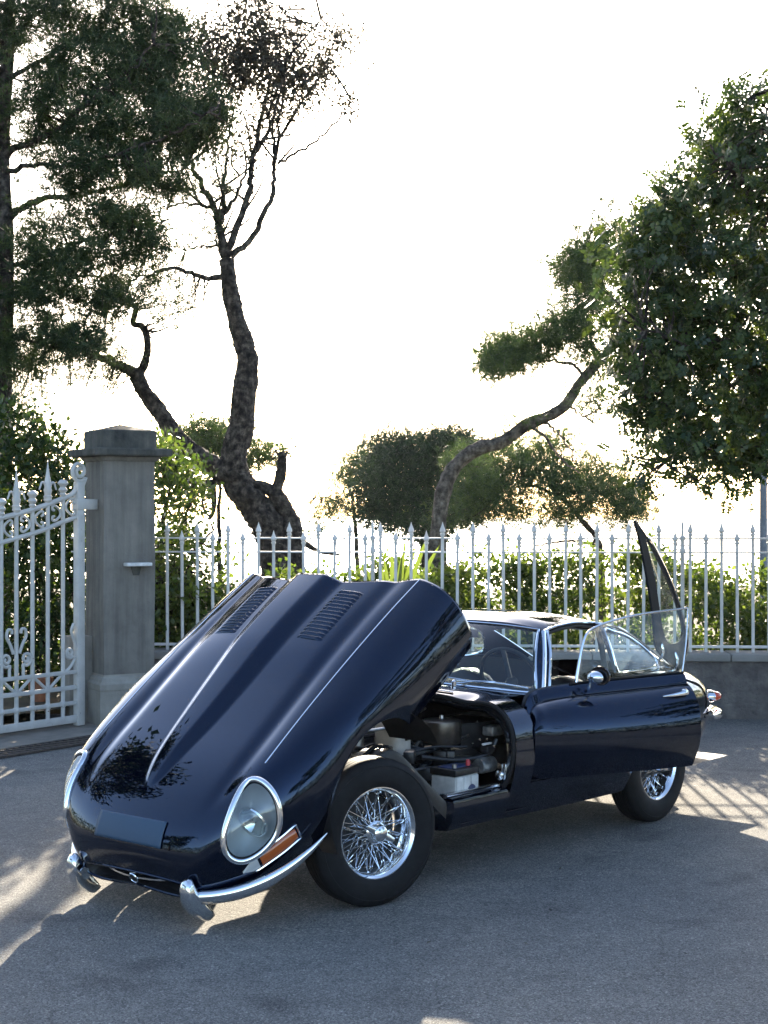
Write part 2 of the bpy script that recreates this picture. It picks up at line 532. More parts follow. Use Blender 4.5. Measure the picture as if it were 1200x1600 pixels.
def cr(pts, n):
    """Catmull-Rom through pts -> n samples"""
    P = np.asarray(pts, float)
    Q = np.vstack([2 * P[0] - P[1], P, 2 * P[-1] - P[-2]])
    seg = len(P) - 1
    t = np.linspace(0, seg, n)
    i = np.minimum(t.astype(int), seg - 1); u = (t - i)[:, None]
    p0, p1, p2, p3 = Q[i], Q[i + 1], Q[i + 2], Q[i + 3]
    return 0.5 * (2 * p1 + (p2 - p0) * u + (2 * p0 - 5 * p1 + 4 * p2 - p3) * u ** 2 + (3 * p1 - p0 - 3 * p2 + p3) * u ** 3)


def crc(pts, n):
    """closed Catmull-Rom"""
    P = np.asarray(pts, float); m = len(P)
    t = np.linspace(0, m, n, endpoint=False)
    i = t.astype(int); u = (t - i)[:, None]
    p0, p1, p2, p3 = P[(i - 1) % m], P[i % m], P[(i + 1) % m], P[(i + 2) % m]
    return 0.5 * (2 * p1 + (p2 - p0) * u + (2 * p0 - 5 * p1 + 4 * p2 - p3) * u ** 2 + (3 * p1 - p0 - 3 * p2 + p3) * u ** 3)


def pch(xs, ys):
    """monotone cubic through (xs, ys) -> function of x"""
    xs = np.asarray(xs, float); ys = np.asarray(ys, float)
    o = np.argsort(xs); xs, ys = xs[o], ys[o]
    h = np.diff(xs); d = np.diff(ys) / h
    m = np.zeros_like(ys); m[0], m[-1] = d[0], d[-1]
    for k in range(1, len(xs) - 1):
        if d[k - 1] * d[k] > 0:
            w1, w2 = 2 * h[k] + h[k - 1], h[k] + 2 * h[k - 1]
            m[k] = (w1 + w2) / (w1 / d[k - 1] + w2 / d[k])

    def f(x):
        x = np.clip(np.asarray(x, float), xs[0], xs[-1])
        i = np.clip(np.searchsorted(xs, x) - 1, 0, len(xs) - 2)
        t = (x - xs[i]) / h[i]
        return ((1 + 2 * t) * (1 - t) ** 2 * ys[i] + t * (1 - t) ** 2 * h[i] * m[i]
                + t * t * (3 - 2 * t) * ys[i + 1] + t * t * (t - 1) * h[i] * m[i + 1])
    return f


def bez(p0, p1, p2, p3, t):
    t = np.asarray(t)[..., None]
    return (1 - t) ** 3 * p0 + 3 * (1 - t) ** 2 * t * p1 + 3 * (1 - t) * t * t * p2 + t ** 3 * p3


def smoothstep(a, b, x):
    t = np.clip((x - a) / (b - a), 0, 1)
    return t * t * (3 - 2 * t)


def dup(src, parent, loc=None, rot=None, scale=None, name=None):
    o = src.copy()
    COL.objects.link(o)
    o.parent = parent
    if loc is not None: o.location = loc
    if rot is not None: o.rotation_euler = rot
    if scale is not None: o.scale = scale
    return o


# ================================================================== THE SETTING
def sheet(name, pts, z, mat, sub=1, kind='structure'):
    mb = MB()
    P = np.array([[x, y, z] for x, y in pts], float)
    mb.add(P, [tuple(range(len(P)))])
    o = mb.build(name, mat, smooth=False)
    return tag(o, kind=kind)


sheet('ground', [(-70, -80), (70, -80), (70, 13.35), (-70, 13.35)], 0.0, 'asphalt')
# sea far below the terrace, to the horizon
m_sea, nt_sea, out_sea = new_mat('sea_water')
_b = nt_sea.nodes.new('ShaderNodeBsdfPrincipled')
_b.inputs['Base Color'].default_value = (0.02, 0.05, 0.07, 1)
_b.inputs['Roughness'].default_value = 0.22
_n = noise(nt_sea, 0.4, 6, 0.6, objcoord(nt_sea))
_bp = nt_sea.nodes.new('ShaderNodeBump'); _bp.inputs['Strength'].default_value = 0.5; _bp.inputs['Distance'].default_value = 0.5
nt_sea.links.new(_n.outputs[0], _bp.inputs['Height']); nt_sea.links.new(_bp.outputs[0], _b.inputs['Normal'])
nt_sea.links.new(_b.outputs[0], out_sea.inputs['Surface'])
sheet('sea', [(-5000, 30), (5000, 30), (5000, 5500), (-5000, 5500)], -22.0, 'sea_water')
# garden terrace behind the wall, falling away to the cliff
gx = np.linspace(-70, 70, 141); gy = np.concatenate([np.linspace(13.3, 30, 40), np.linspace(31, 60, 12)])
GXX, GYY = np.meshgrid(gx, gy, indexing='ij')
gz = 0.10 - 24 * smoothstep(34, 60, GYY) + 0.05 * np.sin(GXX * 1.7) * np.cos(GYY * 1.3)
MB().grid(np.stack([GXX, GYY, gz], 2)).build('garden_ground', 'earth')['kind'] = 'structure'

# ---- gate line -------------------------------------------------------------
G0 = np.array([-2.463, 12.42])
GD = np.array([-0.59, -0.807]); GD = GD / np.linalg.norm(GD)     # gate runs left and towards the camera
GN = np.array([GD[1], -GD[0]])                                     # towards the street (right/near side)
if GN[0] < 0: GN = -GN


def gline(s, o, z):
    p = G0 + s * GD + o * GN
    return (p[0], p[1], z)


# stone threshold under the gate
mb = MB()
P0 = [gline(-0.35, -0.15, 0), gline(3.2, -0.15, 0), gline(3.2, 0.42, 0), gline(-0.35, 0.42, 0)]
mb.poly(P0, (0, 0, 0.022))
tag(mb.build('gate_threshold', 'kerb_stone', smooth=False), kind='structure')
# garden path seen through the gate
sheet('garden_path', [gline(-0.4, -0.15, 0)[:2], gline(3.2, -0.15, 0)[:2], gline(3.2, -4.5, 0)[:2], gline(-0.4, -4.5, 0)[:2]], 0.16, 'earth')

# drain: iron grate of cross bars along the threshold
drain = empty('drain_grate', gline(1.0, 0.56, 0.0))
tag(drain, 'rusty iron drain grate in the asphalt along the gate threshold', 'drain grate')
dl = Vector(gline(1.0, 0.56, 0.0))


def dpt(s, o, z):
    return Vector(gline(s, o, z)) - dl


mb = MB(); mb.poly([dpt(-0.3, 0.43, 0.004), dpt(3.0, 0.43, 0.004), dpt(3.0, 0.69, 0.004), dpt(-0.3, 0.69, 0.004)], (0, 0, 0.002))
mb.build('pit_shade', 'shade_black', drain, smooth=False)  # flat sheet on the asphalt, coloured black as the shade below the bars
rotg = align_x((GD[0], GD[1], 0))
for o_ in (0.44, 0.685):
    mb = MB(); mb.box(dpt(1.35, o_, 0.012), (3.3, 0.022, 0.016), rotg); mb.build('grate_frame', 'grate_iron', drain, smooth=False)
bar0 = None
for k in range(46):
    c = dpt(-0.28 + k * 0.07, 0.5625, 0.012)
    if bar0 is None:
        mb = MB(); mb.box((0, 0, 0), (0.024, 0.222, 0.014), rotg); bar0 = mb.build('grate_bar', 'grate_iron', drain, smooth=False); bar0.location = c
    else:
        dup(bar0, drain, c)

# ---- boundary wall with coping ------------------------------------------------
WY0, WY1 = 13.35, 12.75          # depth of the wall front at X=-2 and X=6: it comes slowly nearer


def wall_y(x):
    return 13.28 - (x + 2) * 0.055


wall = empty('boundary_wall', (2, 13.05, 0))
tag(wall, 'low roughcast garden wall with stone coping under the white railings', 'wall')
wl = np.array([2, 13.05, 0])
mb = MB()
xs = np.linspace(-2.05, 9, 60)
zs = np.linspace(-0.02, 0.49, 8)
P = np.zeros((60, 8, 3))
for i, x in enumerate(xs):
    for j, z in enumerate(zs):
        P[i, j] = np.array([x, wall_y(x) + 0.012 * math.sin(7.3 * x + 5 * z) * math.sin(11 * z + 2.1 * x), z]) - wl
mb.grid(P)
Pb = P.copy(); Pb[:, :, 1] += 0.3; mb.grid(Pb)
mb.build('masonry', 'roughcast', wall)
xj = -2.05; k = 0
while xj < 9:
    ln = 1.15 + 0.25 * random.random()
    xa, xb = xj + 0.004, xj + ln - 0.004
    mb = MB()
    a = np.array([xa, wall_y(xa)]); b = np.array([xb, wall_y(xb)])
    d = (b - a) / np.linalg.norm(b - a)
    mid = (a + b) / 2
    mb.box((mid[0] - wl[0], mid[1] + 0.14 - wl[1], 0.521 + random.uniform(-.003, .003)), (np.linalg.norm(b - a), 0.37, 0.066), rotz(math.atan2(d[1], d[0])), 0.010)
    mb.build('coping_stone', 'coping_stone', wall)
    xj += ln; k += 1

# ---- white iron railings: three bays of pickets -----------------------------
def fence_y(x):
    return wall_y(x) + 0.13


def spear_mesh():
    mb = MB()
    mb.lathe([(0.015, 0), (0.015, 0.01), (0.021, 0.018), (0.021, 0.03), (0.014, 0.036), (0.026, 0.052), (0.022, 0.07), (0.010, 0.10), (0.001, 0.132)], 8, 'z')
    return mb


def make_bay(xa, xb, label, n=20):
    root = empty('railing_bay', ((xa + xb) / 2, fence_y((xa + xb) / 2), 0.55))
    tag(root, label, 'railing', 'white railing bays on the garden wall')
    o = np.array([(xa + xb) / 2, fence_y((xa + xb) / 2), 0.55])
    d = np.array([xb - xa, fence_y(xb) - fence_y(xa), 0]); ln = np.linalg.norm(d); rm = align_x(d)
    for z, w, h in ((1.527, 0.028, 0.013), (1.406, 0.028, 0.013), (0.600, 0.030, 0.022)):
        mb = MB(); mb.box(np.array([(xa + xb) / 2, o[1], z]) - o, (ln - 0.03, w, h), rm, 0.003)
        mb.build('rail', 'rail_iron', root, smooth=False)
    tall = short = None
    for k in range(n):
        x = xa + (k + 0.5) * (xb - xa) / n
        y = fence_y(x)
        is_tall = k % 2 == 0
        zt = 1.535 if is_tall else 1.462
        src = tall if is_tall else short
        jl = (random.uniform(-0.008, 0.008), random.uniform(-0.007, 0.007))
        if src is None:
            mb = MB(); mb.lathe([(0.0138, -0.02), (0.0138, zt - 0.55)], 8, 'z')
            src = mb.build('picket', 'rail_iron', root)
            src.location = np.array([x, y, 0.55]) - o
            s_ = spear_mesh().build('spear_tip', 'rail_iron', src); s_.location = (0, 0, zt - 0.55)
            if is_tall: tall = src
            else: short = src
        else:
            p = dup(src, root, np.array([x, y, 0.55]) - o)
            p.rotation_euler = (jl[0], jl[1], 0)
            dup(src.children[0], p, (0, 0, zt - 0.55))
    # post with little collars at the joint of two bays
    mb = MB(); mb.lathe([(0.017, -0.1), (0.017, 0.84), (0.025, 0.85), (0.025, 0.885), (0.017, 0.90), (0.017, 0.955), (0.026, 0.965), (0.026, 0.99), (0.014, 1.0), (0.012, 1.09), (0.002, 1.13)], 8, 'z')
    po = mb.build('post', 'rail_iron', root); po.location = np.array([xb, fence_y(xb), 0.55]) - o
    for sx in (-1, 1):
        mb = MB()
        t = np.linspace(0, 1.5 * PI, 14)
        mb.tube(np.stack([sx * (0.035 - 0.022 * np.cos(t)), 0 * t, 0.90 + 0.022 * np.sin(t)], 1), 0.006, 6)
        c_ = mb.build('collar_scroll', 'rail_iron', po)
    return root


BAY = 2.655
bx = -0.098
make_bay(bx - BAY, bx, 'white spear-topped railing bay between the stone pillar and the raised bonnet')
make_bay(bx, bx + BAY, 'white spear-topped railing bay behind the car roof, middle of the three')
make_bay(bx + BAY, bx + 2 * BAY, 'white spear-topped railing bay at the right edge beyond the open tailgate')

# ---- stone gate pillar -------------------------------------------------------
PC = np.array([W(162, 1140, 12.45)[0], 12.45])      # nearest corner of the shaft
PT = R(30); PS = 0.44
pe = np.array([math.cos(PT), math.sin(PT)]); pl = np.array([-math.sin(PT), math.cos(PT)])
pc = PC + (pe + pl) * PS / 2
pillar = empty('gate_pillar', (pc[0], pc[1], 0), PT)
tag(pillar, 'weathered grey stone gate pillar with dark moulded cap beside the white gate', 'pillar')


def sq_loft(rings, mat, name, parent):
    """rings: (half size, z)"""
    mb = MB()
    P = np.array([[[h, h, z], [h, -h, z], [-h, -h, z], [-h, h, z]] for h, z in rings])
    mb.grid(P, cv=True)
    n = mb.n
    mb.f.append((n - 4, n - 3, n - 2, n - 1))
    return mb.build(name, mat, parent, angle=20)


h = PS / 2
sq_loft([(h + .045, -0.02), (h + .045, 0.30), (h + .05, 0.31), (h + .05, 0.355), (h + .03, 0.375), (h + .022, 0.40), (h + .002, 0.412), (h + .001, 0.43)], 'pillar_plinth', 'plinth', pillar)
mb = MB()
nz = 24
ring = []
for i in range(nz + 1):
    z = 0.42 + (2.185 - 0.42) * i / nz
    e_ = [h + 0.0025 * math.sin(5.1 * z + q) for q in (0, 1.3, 2.2, 4)]
    ring.append([[e_[0], e_[0], z], [e_[1], -e_[1], z], [-e_[2], -e_[2], z], [-e_[3], e_[3], z]])
mb.grid(np.array(ring), cv=True)
mb.build('shaft', 'pillar_render', pillar, angle=20)
sq_loft([(h, 2.165), (h + .02, 2.175), (h + .035, 2.20), (h + .04, 2.205)], 'pillar_render', 'cap_moulding', pillar)
sq_loft([(h + .035, 2.203), (h + .105, 2.21), (h + .112, 2.222), (h + .112, 2.262), (h + .105, 2.272), (h + .02, 2.276)], 'pillar_cap', 'cap_slab', pillar)
sq_loft([(h + .012, 2.274), (h + .012, 2.415), (h + .004, 2.424), (0.006, 2.478)], 'pillar_cap', 'cap_block', pillar)
# small marble shelf on the street face (local -y is the face towards the camera)
mb = MB(); mb.box((0.055, -h - 0.048, 1.325), (0.215, 0.10, 0.028), None, 0.006)
mb.build('marble_shelf', 'marble', pillar)
mb = MB(); mb.poly([(0.10, -h - 0.001, 1.31), (0.01, -h - 0.001, 1.31), (0.03, -h - 0.001, 1.235), (0.08, -h - 0.001, 1.235)], (0, -0.012, 0))
mb.build('shelf_wedge', 'pillar_cap', pillar, smooth=False)  # dark wedge on the face below the shelf, narrowing downward
# second pillar face / return wall seen behind the gate post
mb = MB(); mb.box((-0.32, 0.14, 0.36), (0.2, 0.2, 0.74), None, 0.01)
mb.build('rear_buttress', 'pillar_plinth', pillar)

# ---- white iron gate -----------------------------------------------------------
gate = empty('iron_gate', (G0[0], G0[1], 0.0), math.atan2(GD[1], GD[0]))
tag(gate, 'ornate white iron gate leaf with spear finials and scrolls hung on the pillar', 'gate')
# gate-local frame: x = s along the gate, z up


def gp(u, v):
    a = (u - 600.0) / FPX
    s = (a * G0[1] - G0[0]) / (GD[0] - a * GD[1])
    Y = G0[1] + s * GD[1]
    return s, CAM_H - (v - 800.0) / FPX * Y


def gz1(x, y): return gp(x / 7.5, 1000 + y / 7.5)       # from the lower detail view
def gz2(x, y): return gp(x / 7.5, 720 + y / 7.5)        # from the upper detail view


def g3(pts, o=0.0):
    return np.array([(s, o, z) for s, z in pts])


def gtube(name, pts, r, n=24, seg=8, o=0.0, flat=None):
    mb = MB(); P = g3(pts, o)
    if len(P) > 2: P = cr(P, n)
    mb.tube(P, r, seg, flat=flat)
    return mb.build(name, 'white_iron', gate)


bars_u = [98.4, 74.7, 50.7, 25.6, 1.8]
bars_s = [gp(u, 1000)[0] for u in bars_u]
step = bars_s[-1] - bars_s[-2]
bars_s += [bars_s[-1] + step, bars_s[-1] + 2 * step]
S_END = bars_s[-1] + 0.06
mb = MB(); zt = gz2(930, 250)[1]
mb.box((gz2(928, 500)[0], 0, (0.03 + zt) / 2), (0.075, 0.06, zt - 0.03), None, 0.006)
mb.build('hinge_post', 'white_iron', gate)
sp = gz2(928, 500)[0]
# rails with slopes measured in the picture continue to the left out of frame
r_up = [gz2(*q) for q in ((895, 240), (905, 300), (850, 385), (740, 440), (560, 510), (370, 575), (180, 630), (0, 672))]
r_up += [(r_up[-1][0] + step, r_up[-1][1] - 0.03), (r_up[-1][0] + 2 * step, r_up[-1][1] - 0.045)]
r_lo = [gz2(*q) for q in ((900, 660), (740, 715), (560, 790), (380, 855), (200, 905), (0, 965))]
r_lo += [(r_lo[-1][0] + step, r_lo[-1][1] - 0.03), (r_lo[-1][0] + 2 * step, r_lo[-1][1] - 0.045)]
gtube('upper_rail', r_up, 0.021, 60)
gtube('lower_rail', r_lo, 0.019, 50)
f_up = pch([q[0] for q in r_up[2:]], [q[1] for q in r_up[2:]])
f_lo = pch([q[0] for q in r_lo], [q[1] for q in r_lo])
z_bot = gz1(450, 1020)[1]
z_r = {}
for nm, yy, rr in (('bottom_rail', 985, 0.030), ('cross_rail', 790, 0.015), ('cross_rail', 605, 0.017), ('cross_rail', 420, 0.015)):
    z = gz1(450, yy)[1]
    z_r[yy] = z
    mb = MB(); mb.box(((sp + S_END) / 2, 0, z), (S_END - sp, 0.03, rr * 2), None, 0.004)
    mb.build(nm, 'white_iron', gate)
# spirals
def spiral(c, r0, r1, a0, a1, n=26):
    t = np.linspace(0, 1, n)
    a = a0 + (a1 - a0) * t; r_ = r0 + (r1 - r0) * t
    return [(c[0] + r_[k] * math.cos(a[k]), c[1] + r_[k] * math.sin(a[k])) for k in range(n)]


sc_c = gz2(940, 125)
gtube('crown_scroll', [(sp - 0.01, sc_c[1] - 0.17), (sp - 0.045, sc_c[1] - 0.10)] + spiral((sp + 0.0, sc_c[1]), 0.085, 0.018, PI + 0.6, PI + 0.6 + 3.6 * PI, 44), 0.017, 90, 8)
# bars, finials
for k, s in enumerate(bars_s):
    tall = k in (1, 3, 5)
    zu = float(f_up(s))
    mb = MB(); mb.tube([(s, 0, z_r[985]), (s, 0, zu + 0.03)], 0.0165, 8)
    bar = mb.build('bar', 'white_iron', gate)
    mb = MB()
    if tall:
        mb.lathe([(0.017, 0), (0.034, 0.02), (0.030, 0.035), (0.036, 0.05), (0.026, 0.06), (0.030, 0.085), (0.034, 0.10), (0.028, 0.115), (0.027, 0.16), (0.014, 0.235), (0.001, 0.335)], 10, 'z', (s, 0, zu + 0.012))
        mb.build('spear_finial', 'white_iron', bar)
        for sg in (-1, 1):
            mb = MB()
            pts = [(s + sg * 0.015, 0, zu + 0.115), (s + sg * 0.035, 0, zu + 0.165), (s + sg * 0.062, 0, zu + 0.172), (s + sg * 0.075, 0, zu + 0.145), (s + sg * 0.088, 0, zu + 0.115)]
            mb.tube(cr(pts, 12), np.linspace(0.011, 0.007, 12), 7)
            mb.build('finial_leaf', 'white_iron', bar)
    else:
        mb.lathe([(0.017, 0), (0.028, 0.02), (0.020, 0.032), (0.036, 0.055), (0.030, 0.068), (0.022, 0.078), (0.026, 0.088), (0.042, 0.105), (0.042, 0.115), (0.024, 0.135), (0.002, 0.14)], 10, 'z', (s, 0, zu + 0.012))
        mb.build('knob_finial', 'white_iron', bar)
    # knots where bars cross the lower rail
    mb = MB(); mb.lathe([(0.001, -0.026), (0.026, -0.014), (0.028, 0), (0.026, 0.014), (0.001, 0.026)], 10, 'y', (s, 0, z_r[790]))
    mb.build('rosette', 'white_iron', bar)
# C scrolls between the two top rails
edges = [sp] + bars_s
for k in range(1, len(edges)):
    if k == 1: pairs = [(edges[1], -1)]
    else: pairs = [(edges[k], -1)] if k % 2 == 1 else [(edges[k - 1], 1), ]
    for s0, sg in ((edges[k - 1], 1), (edges[k], -1)):
        if k == 1 and sg == 1: continue
        if (k % 2 == 0 and sg == -1) or (k % 2 == 1 and sg == 1 and k > 1): continue
        gap = edges[k] - edges[k - 1]
        zu, zl = float(f_up(s0 + sg * gap / 2)) - 0.03, float(f_lo(s0 + sg * gap / 2)) + 0.03
        zm = (zu + zl) / 2; hh = (zu - zl) / 2
        x1 = s0 + sg * gap * 0.64; rr = gap * 0.17
        pts = [(x1 - sg * rr * 0.4, zu - 1.5 * rr), (x1 + sg * rr * .3, zu - 1.3 * rr), (x1 + sg * rr * .3, zu - 0.4 * rr), (x1 - sg * rr * .6, zu - 0.15 * rr),
               (s0 + sg * gap * 0.24, zm + hh * .45), (s0 + sg * gap * 0.17, zm), (s0 + sg * gap * 0.24, zm - hh * .45),
               (x1 - sg * rr * .6, zl + 0.15 * rr), (x1 + sg * rr * .3, zl + 0.4 * rr), (x1 + sg * rr * .3, zl + 1.3 * rr), (x1 - sg * rr * 0.4, zl + 1.5 * rr)]
        gtube('c_scroll', pts, 0.0105, 44, 7)
# zig-zag braces between the lower cross rails
zt_, zb_ = z_r[420], z_r[605]
for k in range(len(bars_s) - 1):
    a, b = bars_s[k], bars_s[k + 1]
    up_first = k % 2 == 0
    gtube('brace', [(a, zt_ if up_first else zb_), (b, zb_ if up_first else zt_)], 0.013, 2, 7)
# heart scrolls standing on the braces
for s0 in (bars_s[3], bars_s[5]):
    for sg in (-1, 1):
        z0 = zt_ - 0.01
        gtube('heart_scroll', [(s0 + sg * step * .95, z0), (s0 + sg * step * .5, z0 + 0.015), (s0 + sg * 0.07, z0 + 0.07)] + spiral((s0 + sg * 0.10, z0 + 0.155), 0.055, 0.012, (-2.2 if sg > 0 else PI + 2.2), (-2.2 + 3 * PI if sg > 0 else PI + 2.2 - 3 * PI), 20), 0.013, 60, 7)
        gtube('heart_scroll', [(s0 + sg * 0.03, z0 + 0.20), (s0 + sg * 0.06, z0 + 0.27), (s0 + sg * 0.095, z0 + 0.33), (s0 + sg * 0.085, z0 + 0.385), (s0 + sg * 0.05, z0 + 0.385), (s0 + sg * 0.045, z0 + 0.355)], 0.013, 24, 7)
sg = 1; s0 = sp + 0.03
gtube('heart_scroll', [(bars_s[0], zt_), (s0 + 0.08, zt_ + 0.03), (s0 + 0.02, zt_ + 0.10)] + spiral((s0 + 0.075, zt_ + 0.155), 0.045, 0.012, -2.4, -2.4 + 3 * PI, 20), 0.013, 50, 7)
gtube('heart_scroll', [(s0, zt_ + 0.18), (s0 + 0.03, zt_ + 0.26), (s0 + 0.055, zt_ + 0.33), (s0 + 0.03, zt_ + 0.39)], 0.012, 20, 7)
# hinge strap to the pillar
mb = MB(); hz = gz2(960, 510)[1]
mb.box((sp - 0.06, 0.0, hz), (0.22, 0.075, 0.085), None, 0.006)
mb.build('hinge_strap', 'white_iron', gate)

# ---- lamp post on the right ------------------------------------------------------
lp = W(1193, 1000, 19.0)
post = empty('lamp_post', (lp[0], lp[1], 0.1))
tag(post, 'slim grey metal post standing beyond the railing at the right edge', 'post')
mb = MB(); mb.lathe([(0.09, 0), (0.09, 0.5), (0.05, 0.55), (0.042, 4.6)], 12, 'z'); mb.build('shaft', 'pole_grey', post)
mb = MB(); mb.lathe([(0.042, 4.6), (0.10, 4.66), (0.24, 4.78), (0.26, 4.84), (0.05, 4.95), (0.001, 4.97)], 16, 'z'); mb.build('lamp_head', 'pole_grey', post)


# ================================================================== TREES AND PLANTS
def fast_mesh(name, V, k, mat, parent=None, var=None):
    """V (n*k,3): n separate faces of k corners"""
    n = len(V) // k
    me = bpy.data.meshes.new(name)
    me.vertices.add(n * k); me.loops.add(n * k); me.polygons.add(n)
    me.vertices.foreach_set('co', np.ascontiguousarray(V, np.float32).ravel())
    me.loops.foreach_set('vertex_index', np.arange(n * k, dtype=np.int32))
    me.polygons.foreach_set('loop_start', np.arange(0, n * k, k, dtype=np.int32))
    me.polygons.foreach_set('loop_total', np.full(n, k, np.int32))
    me.update(calc_edges=True)
    at = me.attributes.new('leafvar', 'FLOAT', 'FACE')
    at.data.foreach_set('value', (RNG.random(n) if var is None else var).astype(np.float32))
    me.materials.append(MATS[mat])
    o = bpy.data.objects.new(name, me)
    COL.objects.link(o)
    if parent: o.parent = parent
    return o


def unit(v):
    return v / (np.linalg.norm(v, axis=-1, keepdims=True) + 1e-9)


def rdir(n):
    return unit(RNG.normal(size=(n, 3)))


def clump_points(cl, sub, per, spread):
    """cl: (centre, radii, weight) -> leaf points gathered round sub-clump centres"""
    out = []; outward = []
    for c, r, w in cl:
        m = max(2, int(sub * w))
        d = rdir(m) * (RNG.random((m, 1)) ** 0.45)
        sc = np.asarray(c) + d * np.asarray(r)
        sr = spread * RNG.uniform(0.6, 1.4, (m, 1, 1))
        p = sc[:, None, :] + RNG.normal(size=(m, per, 3)) * sr * np.array([1, 1, 0.75])
        out.append(p.reshape(-1, 3)); outward.append(np.repeat(d, per, 0))
    return np.vstack(out), np.vstack(outward)


def quad_leaves(P, L, Wd, bias=None, curl=0.0):
    """diamond leaves at P"""
    n = len(P)
    d = rdir(n)
    if bias is not None: d = unit(d + bias)
    s = unit(np.cross(d, rdir(n)))
    L = (L * RNG.uniform(0.6, 1.25, n))[:, None]; w = (Wd * RNG.uniform(0.7, 1.2, n))[:, None]
    nrm = np.cross(d, s)
    V = np.stack([P, P + d * L * 0.45 + s * w * 0.5 + nrm * L * 0.06, P + d * L, P + d * L * 0.45 - s * w * 0.5 + nrm * L * 0.06], 1)
    return V.reshape(-1, 3)


def needle_tufts(P, L, nn, width, axis=None, spread=0.9):
    """nn thin needles per tuft"""
    n = len(P)
    ax = rdir(n) if axis is None else unit(axis + 0.6 * rdir(n))
    d = unit(np.repeat(ax, nn, 0) * 0.55 + spread * rdir(n * nn))
    base = np.repeat(P, nn, 0) + np.repeat(ax, nn, 0) * (RNG.random((n * nn, 1)) * L * 0.8)
    s = unit(np.cross(d, rdir(n * nn)))
    l = (L * RNG.uniform(0.6, 1.2, n * nn))[:, None]
    V = np.stack([base - s * width / 2, base + s * width / 2, base + d * l], 1)
    return V.reshape(-1, 3), np.repeat(RNG.random(n), nn)


def sprays(P, nl, step, L, Wd, down=0.3):
    """compound leaves: nl leaflets in pairs along a drooping rachis"""
    n = len(P)
    ax = unit(rdir(n) + np.array([0, 0, -down]))
    sd = unit(np.cross(ax, rdir(n)))
    V = []
    nrm = np.cross(ax, sd)
    for k in range(nl):
        side = 1 if k % 2 else -1
        b = P + ax * step * (k // 2 + 0.5)
        d = unit(sd * side + ax * 0.45 + 0.25 * rdir(n))
        s = unit(np.cross(d, nrm) + 0.2 * rdir(n))
        l = (L * RNG.uniform(0.75, 1.15, n))[:, None]; w = Wd
        V.append(np.stack([b, b + d * l * 0.5 + s * w * 0.5, b + d * l, b + d * l * 0.5 - s * w * 0.5], 1))
    V = np.stack(V, 1)
    return V.reshape(-1, 3), np.repeat(RNG.random(n), nl)


def px_clumps(lst, Y, yr=None):
    """(u, v, ru, rv, weight[, dY]) -> clumps at depth Y"""
    out = []
    for q in lst:
        u, v, ru, rv, w = q[:5]; dy = q[5] if len(q) > 5 else 0
        c = W(u, v, Y + dy); k = (Y + dy) / FPX
        out.append((c, (ru * k, (yr if yr else 0.8 * max(ru, rv) * k), rv * k), w))
    return out


def limb(mb, pts, Y, w0, w1, jit=0.0, n=None, seg=8, dys=None):
    """branch through photo pixels at depth Y; widths in pixels"""
    k = Y / FPX
    P = []
    for i, (u, v) in enumerate(pts):
        dy = dys[i] if dys else 0
        P.append(W(u, v, Y + dy))
    P = cr(P, n or max(6, 5 * len(P)))
    if jit: P = P + RNG.normal(size=P.shape) * jit
    r_ = np.linspace(w0, w1, len(P)) * k / 2
    r_ = r_ * (1 + 0.025 * np.sin(np.arange(len(P)) * 0.9) + 0.02 * RNG.normal(size=len(P)))
    r_ = np.maximum(r_, 0.002)
    if w0 > 12:
        # thick limbs: denser rings with bark ridges so that the outline is uneven
        m = max(len(P), 60); t = np.linspace(0, len(P) - 1, m)
        Q = np.stack([np.interp(t, np.arange(len(P)), P[:, c_]) for c_ in range(3)], 1); rq = np.interp(t, np.arange(len(P)), r_)
        k0 = mb.n
        mb.tube(Q, rq, seg * 2)
        V = mb.v[-1]; cen = np.repeat(Q, seg * 2, 0); dv = V - cen
        ph = RNG.uniform(0, 6, 4)
        a_ = np.tile(np.linspace(0, 2 * PI, seg * 2, endpoint=False), m); s_ = np.repeat(np.arange(m), seg * 2)
        amp = 0.05 * np.sin(3 * a_ + ph[0] + s_ * .11) + 0.045 * np.sin(5 * a_ + ph[1] - s_ * .17) + 0.05 * np.sin(s_ * .53 + 2 * a_ + ph[2]) + 0.05 * RNG.normal(size=len(a_))
        mb.v[-1] = cen + dv * (1 + amp[:, None])
    else:
        mb.tube(P, r_, seg)
    return P


def twigs(mb, starts, targets, r0=0.012, r1=0.003):
    for a, b in zip(starts, targets):
        m = (a + b) / 2 + RNG.normal(size=3) * 0.08 * np.linalg.norm(b - a)
        mb.tube(cr([a, m, b], 6), np.linspace(r0, r1, 6), 4, cap=False)


def near(pool, targets):
    pool = np.asarray(pool)
    return [pool[int(np.argmin(np.sum((pool - t) ** 2, 1)))] for t in targets]


def plant(name, label, cat, base, group=None):
    e = empty(name, base)
    tag(e, label, cat, group)
    return e


def settle(o, root):
    """parent o (built in world space) under root, keeping its place"""
    o.parent = root
    o.matrix_parent_inverse = Matrix.Translation(-Vector(root.location))
    return o


